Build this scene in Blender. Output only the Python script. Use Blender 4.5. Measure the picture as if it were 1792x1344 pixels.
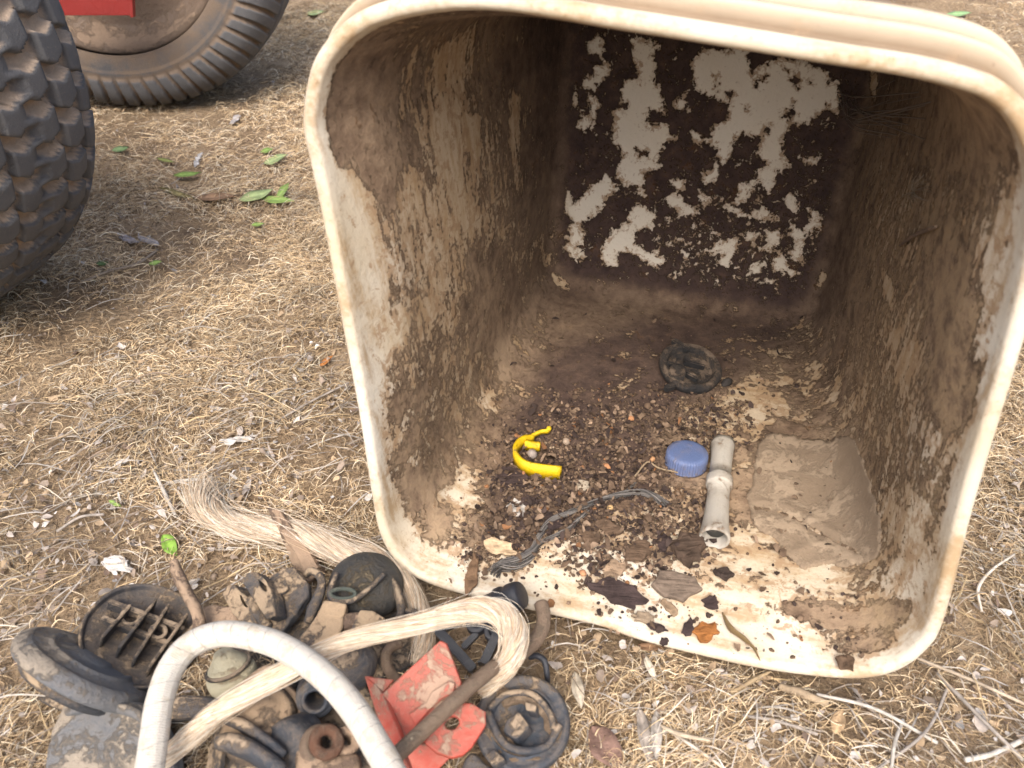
import bpy, bmesh, math, random
import numpy as np
from mathutils import Vector, Matrix, noise as mnoise
from mathutils.bvhtree import BVHTree
rad = math.radians
random.seed(7); RNG = np.random.default_rng(7)
for o in list(bpy.data.objects): bpy.data.objects.remove(o)
SC = bpy.context.scene; COL = SC.collection
# ------------------------------------------------------------ camera, sky, sun, exposure
H, PITCH, FPX = 0.60, 40.0, 1354.0
cd = bpy.data.cameras.new('camera'); cam = bpy.data.objects.new('camera', cd); COL.objects.link(cam)
cam.location = (0, 0, H); cam.rotation_euler = (rad(90 - PITCH), 0, 0)
cd.sensor_fit = 'HORIZONTAL'; cd.angle = 2 * math.atan(896 / FPX); cd.clip_start = 0.01; cd.clip_end = 500
cd.dof.use_dof = True; cd.dof.focus_distance = 0.88; cd.dof.aperture_fstop = 8.5
SC.camera = cam
SUN_EL, SUN_AZ = 53.0, 192.0      # azimuth measured clockwise from +Y (away from the camera)
w = bpy.data.worlds.new('World'); SC.world = w; w.use_nodes = True
nt = w.node_tree; bg = nt.nodes['Background']; sky = nt.nodes.new('ShaderNodeTexSky')
sky.sky_type = 'NISHITA'; sky.sun_disc = False; sky.sun_elevation = rad(SUN_EL); sky.sun_rotation = rad(SUN_AZ)
sky.air_density = 1.0; sky.dust_density = 6.0; sky.ozone_density = 0.6
nt.links.new(sky.outputs[0], bg.inputs[0]); bg.inputs[1].default_value = 0.15
sl = bpy.data.lights.new('sun', 'SUN'); sl.energy = 1.4; sl.angle = rad(38); sl.color = (1.0, 0.965, 0.92)
so = bpy.data.objects.new('sun', sl); COL.objects.link(so)
sd = Vector((math.sin(rad(SUN_AZ)) * math.cos(rad(SUN_EL)), math.cos(rad(SUN_AZ)) * math.cos(rad(SUN_EL)), math.sin(rad(SUN_EL))))
so.rotation_euler = sd.to_track_quat('Z', 'Y').to_euler(); so.location = sd * 5
SC.view_settings.view_transform = 'Standard'; SC.view_settings.look = 'None'
SC.view_settings.exposure = 0.86; SC.view_settings.gamma = 1.0

# ------------------------------------------------------------ photograph geometry helpers
CP = Vector((0, 0, H)); cp_, sp_ = math.cos(rad(PITCH)), math.sin(rad(PITCH))
FW = Vector((0, cp_, -sp_)); UP = Vector((0, sp_, cp_)); RT = Vector((1, 0, 0)); ZUP = Vector((0, 0, 1))
def ray(px, py): return FW + RT * ((px - 896) / FPX) - UP * ((py - 672) / FPX)
def G(px, py, z=0.0):
    d = ray(px, py); return CP + d * ((z - H) / d.z)
def onpl(px, py, P0, n):
    d = ray(px, py); return CP + d * ((P0 - CP).dot(n) / d.dot(n))
def toimg(P):
    v = P - CP; z = v.dot(FW); return 896 + FPX * v.dot(RT) / z, 672 - FPX * v.dot(UP) / z
def toimg_np(V):
    v = V - np.array(CP); z = v @ np.array(FW)
    return 896 + FPX * (v @ np.array(RT)) / z, 672 - FPX * (v @ np.array(UP)) / z
def mpp(P): return (P - CP).dot(FW) / FPX          # metres per photo pixel at P
def caxis(P, ang, tilt):
    """direction tilted by `tilt` deg away from the line of sight towards image angle `ang` (ccw from right)"""
    b = (CP - P).normalized(); r = (RT - b * RT.dot(b)).normalized(); u = b.cross(r)
    return (b * math.cos(rad(tilt)) + (r * math.cos(rad(ang)) + u * math.sin(rad(ang))) * math.sin(rad(tilt))).normalized()
def crop(x0, y0, s, pts): return [(x0 + p[0] / s, y0 + p[1] / s) for p in pts]
def cA(*p): return crop(0, 950, 3.41, p)
def cB(*p): return crop(350, 850, 4.48, p)
def cC(*p): return crop(500, 1000, 3.258, p)
def c5(*p): return crop(780, 700, 3.055, p)
def c6(*p): return crop(1100, 560, 2.922, p)
def c3(*p): return crop(950, 30, 2.687, p)

# ------------------------------------------------------------ materials
def newmat(name):
    m = bpy.data.materials.new(name); m.use_nodes = True; t = m.node_tree
    return m, t, t.nodes['Principled BSDF'], t.nodes['Material Output']
class NB:
    def __init__(s, t): s.t = t
    def n(s, typ, **kw):
        nd = s.t.nodes.new(typ)
        for k, v in kw.items(): setattr(nd, k, v)
        return nd
    def L(s, a, b): s.t.links.new(a, b)
    def val(s, x, inp):
        if hasattr(x, 'is_output') or hasattr(x, 'links'): s.L(x, inp)
        else: inp.default_value = x
    def noise(s, vec, scale, detail=8, rough=.6, dist=0.0):
        nd = s.n('ShaderNodeTexNoise'); nd.inputs['Scale'].default_value = scale; nd.inputs['Detail'].default_value = detail
        nd.inputs['Roughness'].default_value = rough; nd.inputs['Distortion'].default_value = dist
        if vec is not None: s.L(vec, nd.inputs['Vector'])
        return nd.outputs['Fac']
    def math(s, op, a, b=0.0, clamp=False):
        nd = s.n('ShaderNodeMath', operation=op, use_clamp=clamp); s.val(a, nd.inputs[0]); s.val(b, nd.inputs[1]); return nd.outputs[0]
    def sstep(s, x, lo, hi):
        nd = s.n('ShaderNodeMapRange', interpolation_type='SMOOTHSTEP'); s.val(x, nd.inputs[0])
        nd.inputs[1].default_value = lo; nd.inputs[2].default_value = hi; return nd.outputs[0]
    def mix(s, f, a, b, mode='MIX'):
        nd = s.n('ShaderNodeMix', data_type='RGBA', blend_type=mode); s.val(f, nd.inputs[0])
        for x, i in ((a, 6), (b, 7)):
            if isinstance(x, tuple): nd.inputs[i].default_value = (*x[:3], 1)
            else: s.L(x, nd.inputs[i])
        return nd.outputs[2]
    def mixf(s, f, a, b):
        nd = s.n('ShaderNodeMix', data_type='FLOAT'); s.val(f, nd.inputs[0]); s.val(a, nd.inputs[2]); s.val(b, nd.inputs[3]); return nd.outputs[0]
    def ramp(s, f, stops):
        nd = s.n('ShaderNodeValToRGB'); cr = nd.color_ramp
        while len(cr.elements) < len(stops): cr.elements.new(.5)
        for e, (p, c) in zip(cr.elements, stops): e.position = p; e.color = (*c, 1)
        s.L(f, nd.inputs[0]); return nd.outputs[0]
    def attr(s, name): return s.n('ShaderNodeAttribute', attribute_name=name)
    def bump(s, h, dist, strength=1.0, normal=None):
        nd = s.n('ShaderNodeBump'); nd.inputs['Distance'].default_value = dist; nd.inputs['Strength'].default_value = strength
        s.L(h, nd.inputs['Height'])
        if normal is not None: s.L(normal, nd.inputs['Normal'])
        return nd.outputs[0]
    def pos(s): return s.n('ShaderNodeNewGeometry').outputs['Position']

TAN = (.40, .285, .185)
def dusty(name, base, dust=TAN, amount=.5, rough=.55, scale=55, bumpd=.0012, base2=None, upw=.35, metal=0.0):
    """weathered surface under patchy dust; dust lies thicker on upward faces"""
    m, t, bs, out = newmat(name); b = NB(t); P = b.pos()
    n1 = b.noise(P, scale, 12, .74, .5); n2 = b.noise(P, scale * 6, 7, .75); n3 = b.noise(P, scale * .35, 4, .5)
    nz = b.n('ShaderNodeSeparateXYZ'); b.L(b.n('ShaderNodeNewGeometry').outputs['Normal'], nz.inputs[0])
    f = b.math('ADD', b.math('MULTIPLY', n1, .65), b.math('MULTIPLY', n2, .25))
    f = b.math('ADD', f, b.math('MULTIPLY', b.math('SUBTRACT', nz.outputs[2], .5), upw * .35))
    f = b.math('ADD', f, b.math('MULTIPLY', b.math('SUBTRACT', n3, .5), .5))
    thr = .515 + (.5 - amount) * .6
    mask = b.sstep(f, thr - .035, thr + .035)
    haze = b.sstep(f, thr - .16, thr + .05)
    bc = b.mix(n3, base, base2 if base2 else tuple(c * .7 for c in base))
    dc = b.mix(n2, tuple(c * .72 for c in dust), tuple(min(1, c * 1.22) for c in dust))
    c = b.mix(b.math('MULTIPLY', haze, .38), bc, dust); c = b.mix(mask, c, dc)
    b.L(c, bs.inputs['Base Color']); b.L(b.mixf(mask, rough, .95), bs.inputs['Roughness'])
    bs.inputs['Metallic'].default_value = metal
    h = b.math('ADD', b.math('MULTIPLY', mask, .5), b.math('MULTIPLY', n2, .8))
    b.L(b.bump(b.math('ADD', h, b.math('MULTIPLY', n1, 2.2)), bumpd * 1.8), bs.inputs['Normal'])
    return m
def vcolmat(name, rough=.85, bscale=900, bd=.0004, var=.35, transl=0.0):
    m, t, bs, out = newmat(name); b = NB(t); P = b.pos()
    n = b.noise(P, bscale * .3, 5, .6)
    c = b.mix(var, b.attr('col').outputs['Color'], b.ramp(n, [(.3, (.3, .3, .3)), (.7, (1.25, 1.25, 1.25))]), 'MULTIPLY')
    b.L(c, bs.inputs['Base Color']); bs.inputs['Roughness'].default_value = rough
    bs.inputs['Specular IOR Level'].default_value = .25
    b.L(b.bump(b.noise(P, bscale, 3), bd), bs.inputs['Normal'])
    return m

# ------------------------------------------------------------ mesh helpers
def mesh_np(name, V, F, smooth=True):
    V = np.asarray(V, np.float32); F = np.asarray(F, np.int32); k = F.shape[1]
    me = bpy.data.meshes.new(name); me.vertices.add(len(V)); me.vertices.foreach_set('co', V.ravel())
    me.loops.add(F.size); me.loops.foreach_set('vertex_index', F.ravel())
    me.polygons.add(len(F)); me.polygons.foreach_set('loop_start', np.arange(0, F.size, k, dtype=np.int32))
    me.update(calc_edges=True)
    if smooth: me.polygons.foreach_set('use_smooth', np.ones(len(F), bool))
    return me
def setcol(me, C):
    a = me.color_attributes.new('col', 'FLOAT_COLOR', 'POINT'); C = np.asarray(C, np.float32)
    a.data.foreach_set('color', np.c_[C, np.ones(len(C), np.float32)].ravel())
def setf(me, nm, A):
    a = me.attributes.new(nm, 'FLOAT', 'POINT'); a.data.foreach_set('value', np.asarray(A, np.float32))
def obj(name, me, mat, parent=None, origin=None):
    """link a mesh; top level meshes get their origin at their base"""
    n = len(me.vertices); co = np.empty(n * 3, np.float32); me.vertices.foreach_get('co', co); co = co.reshape(-1, 3)
    if parent is not None: org = np.array(parent.location)
    elif origin is not None: org = np.array(origin)
    else: org = np.array([co[:, 0].mean(), co[:, 1].mean(), co[:, 2].min()])
    if parent is not None and parent.parent is not None: org = np.array(parent.parent.location) + org
    co -= org.astype(np.float32); me.vertices.foreach_set('co', co.ravel()); me.update()
    me.materials.clear(); me.materials.append(mat); me.name = name
    o = bpy.data.objects.new(name, me); COL.objects.link(o)
    if parent is not None: o.parent = parent
    else: o.location = org
    return o
def tag(o, label=None, cat=None, group=None, kind=None):
    if label: o['label'] = label
    if cat: o['category'] = cat
    if group: o['group'] = group
    if kind: o['kind'] = kind
    return o
def thing(name, label, cat, loc, group=None):
    o = bpy.data.objects.new(name, None); o.empty_display_size = .02; COL.objects.link(o); o.location = loc
    return tag(o, label, cat, group)
def join(meshes):
    bm = bmesh.new()
    for m in meshes: bm.from_mesh(m)
    me = bpy.data.meshes.new('j'); bm.to_mesh(me); bm.free()
    return me
def catmull(pts, n):
    P = np.array([list(p) for p in pts], float)
    if len(P) == 2: t = np.linspace(0, 1, n)[:, None]; return P[0] * (1 - t) + P[1] * t
    Q = np.vstack([2 * P[0] - P[1], P, 2 * P[-1] - P[-2]]); out = []
    ts = np.linspace(0, len(P) - 1 - 1e-9, n)
    for t in ts:
        i = int(t); f = t - i; a, b_, c, d = Q[i], Q[i + 1], Q[i + 2], Q[i + 3]
        out.append(.5 * ((2 * b_) + (-a + c) * f + (2 * a - 5 * b_ + 4 * c - d) * f * f + (-a + 3 * b_ - 3 * c + d) * f ** 3))
    return np.array(out)
def frames(C):
    T = np.gradient(C, axis=0); T /= np.linalg.norm(T, axis=1)[:, None] + 1e-12
    N = np.zeros_like(C); a = np.array([0, 0, 1.0]) if abs(T[0][2]) < .9 else np.array([1.0, 0, 0])
    v = a - T[0] * a.dot(T[0]); N[0] = v / np.linalg.norm(v)
    for i in range(1, len(C)):
        v = N[i - 1] - T[i] * N[i - 1].dot(T[i]); N[i] = v / (np.linalg.norm(v) + 1e-12)
    return T, N, np.cross(T, N)
def tube(pts, r, n=24, seg=14, flat=1.0, rough=0.0, uv=False, ends=True):
    """smooth tube; r scalar or list along the path; flat squashes the second axis"""
    C = catmull(pts, n); T, N, B = frames(C)
    R = np.interp(np.linspace(0, 1, n), np.linspace(0, 1, len(r)), r) if hasattr(r, '__len__') else np.full(n, r)
    if ends:   # rounded caps
        C = np.vstack([C[0] - T[0] * R[0] * .25, C, C[-1] + T[-1] * R[-1] * .25]); N = np.vstack([N[0], N, N[-1]]); B = np.vstack([B[0], B, B[-1]])
        R = np.r_[R[0] * .7, R, R[-1] * .7]; n += 2
    a = np.linspace(0, 2 * np.pi, seg, endpoint=False)
    rr = R[:, None] * np.ones(seg)
    if rough:
        for i in range(n):
            for j in range(seg):
                rr[i, j] *= 1 + rough * mnoise.noise(Vector((math.cos(a[j]) * 1.3, math.sin(a[j]) * 1.3, i * 6.0 / n)) + Vector(C[0]) * 50)
    V = (C[:, None] + rr[..., None] * (np.cos(a)[None, :, None] * N[:, None] + flat * np.sin(a)[None, :, None] * B[:, None])).reshape(-1, 3)
    F = [(i * seg + j, i * seg + (j + 1) % seg, (i + 1) * seg + (j + 1) % seg, (i + 1) * seg + j) for i in range(n - 1) for j in range(seg)]
    bm = bmesh.new(); vs = [bm.verts.new(v) for v in V]
    for f in F: bm.faces.new([vs[k] for k in f])
    if ends: bm.faces.new([vs[j] for j in range(seg)][::-1]); bm.faces.new([vs[(n - 1) * seg + j] for j in range(seg)])
    for f in bm.faces: f.smooth = True
    me = bpy.data.meshes.new('t'); bm.to_mesh(me); bm.free()
    if uv:
        L = np.r_[0, np.cumsum(np.linalg.norm(np.diff(C, axis=0), axis=1))]
        setf(me, 'along', np.repeat(L, seg)); setf(me, 'rc', np.tile(np.cos(a), n)); setf(me, 'rs', np.tile(np.sin(a), n))
    return me
def basis(n, xhint=None):
    n = Vector(n).normalized(); x = Vector(xhint) if xhint is not None else (RT if abs(n.dot(RT)) < .9 else UP)
    x = (x - n * x.dot(n)).normalized(); return x, n.cross(x), n
def plate(pts, P0, n, thick, bevel=None, holes=(), sub=0, rough=0.0, res=2):
    """solid plate: outline traced on the plane (P0,n) and given real thickness below it, rounded edges"""
    n = Vector(n).normalized(); x, y, _ = basis(n); bevel = min(bevel if bevel is not None else thick * .25, thick * .49)
    cu = bpy.data.curves.new('c', 'CURVE'); cu.dimensions = '2D'; cu.fill_mode = 'BOTH'
    loops = [pts] + list(holes)
    for lp in loops:
        Q = [onpl(p[0], p[1], P0, n) - P0 for p in lp]
        s = cu.splines.new('POLY'); s.points.add(len(Q) - 1); s.use_cyclic_u = True
        for k, q in enumerate(Q): s.points[k].co = (q.dot(x), q.dot(y), 0, 1)
    cu.extrude = max(thick / 2 - bevel, 1e-5); cu.bevel_depth = bevel; cu.offset = -bevel * .9; cu.bevel_resolution = res
    co = bpy.data.objects.new('c', cu); COL.objects.link(co)
    dg = bpy.context.evaluated_depsgraph_get(); me = bpy.data.meshes.new_from_object(co.evaluated_get(dg))
    bpy.data.objects.remove(co); bpy.data.curves.remove(cu)
    bm = bmesh.new(); bm.from_mesh(me); bmesh.ops.remove_doubles(bm, verts=bm.verts, dist=1e-6)
    c = P0 - n * thick / 2
    for v in bm.verts: v.co = c + x * v.co.x + y * v.co.y + n * v.co.z
    if sub:
        bmesh.ops.triangulate(bm, faces=bm.faces)
        for _ in range(sub): bmesh.ops.subdivide_edges(bm, edges=[e for e in bm.edges if e.calc_length() > .004], cuts=1, use_grid_fill=False)
        for v in bm.verts: v.co += mnoise.noise_vector(v.co * 130) * rough
    for f in bm.faces: f.smooth = False
    me2 = bpy.data.meshes.new('p'); bm.to_mesh(me2); bm.free(); bpy.data.meshes.remove(me)
    return me2
def circ(cx, cy, rx, ry=None, n=28, a=0.0):
    ry = rx if ry is None else ry
    return [(cx + rx * math.cos(t) * math.cos(a) - ry * math.sin(t) * math.sin(a), cy + rx * math.cos(t) * math.sin(a) + ry * math.sin(t) * math.cos(a)) for t in np.linspace(0, 2 * math.pi, n, endpoint=False)]
def smoothpoly(pts, k=6):
    P = [Vector((p[0], p[1], 0)) for p in pts]; n = len(P); out = []
    for i in range(n):
        a, b_, c, d = P[i - 1], P[i], P[(i + 1) % n], P[(i + 2) % n]
        for j in range(k):
            f = j / k; q = .5 * ((2 * b_) + (c - a) * f + (2 * a - 5 * b_ + 4 * c - d) * f * f + (3 * b_ - a - 3 * c + d) * f ** 3); out.append((q.x, q.y))
    return out
def roundpoly(pts, r=.18, k=4):
    """polygon with its corners rounded"""
    n = len(pts); out = []
    for i in range(n):
        a, b_, c = Vector(pts[i - 1]), Vector(pts[i]), Vector(pts[(i + 1) % n])
        p, q = b_.lerp(a, r), b_.lerp(c, r)
        for j in range(k + 1):
            f = j / k; o = p * (1 - f) ** 2 + b_ * 2 * f * (1 - f) + q * f * f; out.append((o.x, o.y))
    return out
def bar(p, q, P0, n, wd, ht, lift=0.0, bev=.0006):
    """straight rib from photo point p to q on plane (P0,n), wd wide, ht high (metres)"""
    n = Vector(n).normalized(); a, b_ = onpl(*p, P0, n), onpl(*q, P0, n); d = (b_ - a).normalized(); s = n.cross(d)
    bm = bmesh.new(); c = (a + b_) / 2 + n * (lift + ht / 2); L = (b_ - a).length
    bmesh.ops.create_cube(bm, size=1.0)
    for v in bm.verts: v.co = c + d * v.co.x * L + s * v.co.y * wd + n * v.co.z * ht
    bmesh.ops.bevel(bm, geom=bm.edges[:], offset=bev, segments=2, affect='EDGES')
    me = bpy.data.meshes.new('b'); bm.to_mesh(me); bm.free(); return me
def lathe(prof, P0, axis, seg=40, wob=0.0, mod=None, xhint=None):
    """prof = [(radius, height along the axis)]"""
    x, y, n = basis(axis, xhint); V = []; F = []; m = len(prof)
    for i, (r, h) in enumerate(prof):
        for j in range(seg):
            t = 2 * math.pi * j / seg; rr = r * (1 + wob * mnoise.noise(Vector((math.cos(t) * 1.5, math.sin(t) * 1.5, h * 30)) + Vector(P0) * 70))
            if mod: rr = mod(i, j, rr)
            V.append(P0 + x * rr * math.cos(t) + y * rr * math.sin(t) + n * h)
    for i in range(m - 1):
        for j in range(seg): F.append((i * seg + j, i * seg + (j + 1) % seg, (i + 1) * seg + (j + 1) % seg, (i + 1) * seg + j))
    me = mesh_np('l', [list(v) for v in V], F); bm = bmesh.new(); bm.from_mesh(me)
    bmesh.ops.remove_doubles(bm, verts=bm.verts, dist=1e-6); bmesh.ops.recalc_face_normals(bm, faces=bm.faces)
    bm.to_mesh(me); bm.free(); return me
def sharp(prof, e=.0004):
    """double the inner profile points so smooth shading keeps the corners crisp"""
    out = [prof[0]]
    for i in range(1, len(prof) - 1):
        a, b_, c = Vector(prof[i - 1]), Vector(prof[i]), Vector(prof[i + 1])
        la, lc = (a - b_).length, (c - b_).length
        out += [tuple(b_ + (a - b_) * min(.4, e / max(la, 1e-9))), tuple(b_ + (c - b_) * min(.4, e / max(lc, 1e-9)))]
    return out + [prof[-1]]

# ------------------------------------------------------------ the tub
BLc, BRc = (673, 1008), (1600, 1243)
Zt = 0.010
A0, B0 = G(*BLc, Zt), G(*BRc, Zt); E1 = (B0 - A0).normalized()
E2 = Vector((-.03, .19, .98)); E2 = (E2 - E1 * E2.dot(E1)).normalized(); NRM = E1.cross(E2).normalized()   # NRM points to the camera side
if NRM.y > 0: NRM = -NRM
AX = -NRM; AX = Vector((AX.x, AX.y, 0)).normalized()      # horizontal direction into the tub
rim_px = smoothpoly([(528, 186), (527, 225), (534, 262), (543, 300), (562, 390), (587, 522), (625, 723), (648, 870), (660, 930), (680, 972), (712, 1006), (765, 1031), (838, 1051), (963, 1080), (1050, 1100),
    (1132, 1128), (1309, 1170), (1420, 1187), (1508, 1192), (1572, 1178), (1622, 1143), (1654, 1088), (1703, 900), (1742, 770), (1780, 648), (1818, 510), (1842, 385), (1842, 290), (1812, 205), (1762, 150), (1695, 122), (1600, 100), (1464, 79), (1330, 57), (1200, 36), (1060, 14), (930, -8), (850, -16), (780, -15), (715, -6), (660, 8), (620, 26), (584, 54), (554, 92), (538, 130)], 6)
rimP = [onpl(x, y, A0, NRM) for x, y in rim_px]
def loop2d(P, O): return np.array([[(p - O).dot(E1), (p - O).dot(E2)] for p in P])
rl = loop2d(rimP, A0); c0 = (rl.min(0) + rl.max(0)) / 2; hs = (rl.max(0) - rl.min(0)) / 2
CEN0 = A0 + E1 * c0[0] + E2 * c0[1]
NA = 560
def polar(loop, c, hs):
    """intersect rays from the centre with the loop, in normalised coordinates"""
    q = (loop - c) / hs; ang = np.arctan2(q[:, 1], q[:, 0]); r = np.hypot(q[:, 0], q[:, 1]); o = np.argsort(ang); ang, r = ang[o], r[o]
    t = np.linspace(-np.pi, np.pi, NA, endpoint=False)
    rr = np.interp(t, np.r_[ang[-1] - 2 * np.pi, ang, ang[0] + 2 * np.pi], np.r_[r[-1], r, r[0]])
    return np.c_[np.cos(t), np.sin(t)] * rr[:, None] * hs + c
OUT = polar(rl, c0, hs)
def shrink(loop, d):
    T = np.roll(loop, -1, 0) - np.roll(loop, 1, 0); T /= np.linalg.norm(T, axis=1)[:, None]; N = np.c_[-T[:, 1], T[:, 0]]
    return loop + N * d        # inward (loop is ccw)
# back loop
bq = [G(975, 522, .014), G(1440, 548, .014)]
Bmid = (bq[0] + bq[1]) / 2; DEP = (Bmid - (A0 + B0) / 2).dot(AX)
PB0 = A0 + AX * DEP
def bproj(px, py): 
    q = onpl(px, py, PB0, NRM) - PB0; return q.dot(E1), q.dot(E2)
bl, br = bproj(966, 400), bproj(1462, 400); bw = (br[0] - bl[0]); bcx = (br[0] + bl[0]) / 2
bot = bproj(1200, 530)[1]; oh = hs[1] * 2; bh = oh - .10
bx = bw / 2; by = bh / 2; rr_ = .045; bc = np.array([bcx, bot + by])
rb = []
for cx, cy, a0 in ((bx - rr_, by - rr_, 0), (-bx + rr_, by - rr_, 90), (-bx + rr_, -by + rr_, 180), (bx - rr_, -by + rr_, 270)):
    for k in range(13): a = rad(a0 + 90 * k / 12); rb.append((bcx + cx + rr_ * math.cos(a), bc[1] + cy + rr_ * math.sin(a)))
rb2 = []
for i in range(len(rb)):
    p, q = np.array(rb[i]), np.array(rb[(i + 1) % len(rb)]); m = max(1, int(np.linalg.norm(q - p) / .01))
    rb2 += [p + (q - p) * k / m for k in range(m)]
BACK = polar(np.array(rb2), bc, np.array([bx, by]))
print('tub W %.3f H %.3f D %.3f backW %.3f backH %.3f' % (hs[0] * 2, oh, DEP, bw, bh))
def emit(loop, depth):      # 2d loop at a given depth along the tub axis -> 3d
    O = np.array(A0 + AX * depth); return O + loop[:, :1] * np.array(E1) + loop[:, 1:] * np.array(E2)
LIP = .0105
def flare(d): f = min(1, d / .075); return .011 * f * f * (3 - 2 * f)
IN0 = shrink(OUT, LIP)
rings = []; sval = []
# rolled lip: from the outer edge over the front face to the inner wall
for k in range(9):
    a = math.pi * k / 8; rings.append(emit(shrink(OUT, LIP / 2 - LIP / 2 * math.cos(a)), .0045 - .0045 * math.sin(a))); sval.append(0)
NS = 190
fil = .030
for k in range(1, NS + 1):
    s = k / NS; d = .0045 + (DEP - fil - .0045) * s; f = d / DEP
    lp = IN0 * (1 - f) + BACK * f
    bul = .003 * math.sin(math.pi * s)      # slight bulge of the walls
    rings.append(emit(shrink(lp, -bul + flare(d) * (1 - f)), d)); sval.append(s)
f0 = (DEP - fil) / DEP; L0 = shrink(IN0 * (1 - f0) + BACK * f0, .011 * (1 - f0))
for k in range(1, 9):
    a = math.pi / 2 * k / 8; d = DEP - fil + fil * math.sin(a); rings.append(emit(shrink(L0, fil * (1 - math.cos(a))), d)); sval.append(1)
last = shrink(L0, fil); NBK = 170; cb = last.mean(0)
for k in range(1, NBK): 
    g = min(k / (NBK - 1), .9995); rings.append(emit(cb + (last - cb) * (1 - g), DEP + .002 * g)); sval.append(1 + g)
V = np.vstack(rings); M = len(rings)
idx = np.arange(M * NA).reshape(M, NA); nx = np.roll(idx, -1, 1)
F = np.stack([idx[:-1], idx[1:], nx[1:], nx[:-1]], -1).reshape(-1, 4)
# warp: the inside is not perfectly even
Vn = V.copy()
me_in = mesh_np('tub_inner', Vn, F)
tubBVH = BVHTree.FromPolygons([tuple(v) for v in Vn[:, :].tolist()], F.tolist())
def hit(px, py, lift=0.0):
    d = ray(px, py).normalized(); p, n, i, ds = tubBVH.ray_cast(CP, d)
    if p is None: return G(px, py, .01), Vector((0, 0, 1))
    if n.dot(d) > 0: n = -n
    return p + n * lift, n
# coverage of mud, read off the photograph as a coarse grid (0 = all mud, 9 = bare plastic), x from 512 step 64, y from 0 step 64
grid = ["995333222222222222222", "954443322222222222222", "933253222222222233222", "932364422222222133322", "932355332222222233234",
        "973255422222222234336", "985366422222222243348", "997464442222222234458", "999464422223222233369", "997654532322334345379",
        "998445432322344446358", "998345532323664544359", "999433232335633344479", "999635223343333334489", "999756333454433355359",
        "999865566666655446479", "999999998777766655589", "999999999999988766668", "999999999999998766789", "999999999999999999999"]
GRD = np.array([[int(c) for c in (r + '9' * 21)[:21]] for r in grid], float)
ix, iy = toimg_np(Vn)
gx = np.clip((ix - 512) / 64, 0, 19.999); gy = np.clip(iy / 64, 0, len(grid) - 1.001)
i0, j0 = gx.astype(int), gy.astype(int); fx, fy = gx - i0, gy - j0
wh = (GRD[j0, i0] * (1 - fx) + GRD[j0, i0 + 1] * fx) * (1 - fy) + (GRD[j0 + 1, i0] * (1 - fx) + GRD[j0 + 1, i0 + 1] * fx) * fy
wh = wh / 9.0 + .07 * np.clip((ix - 1500) / 60, 0, 1) * np.clip((iy - 250) / 150, 0, 1)
ringno = np.repeat(np.arange(M), NA)
isback = np.clip((ringno - (9 + NS + 3)) / 5.0, 0, 1)
wh = np.where(isback > 0, wh * (1 - isback) + .17 * isback, wh)
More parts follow.
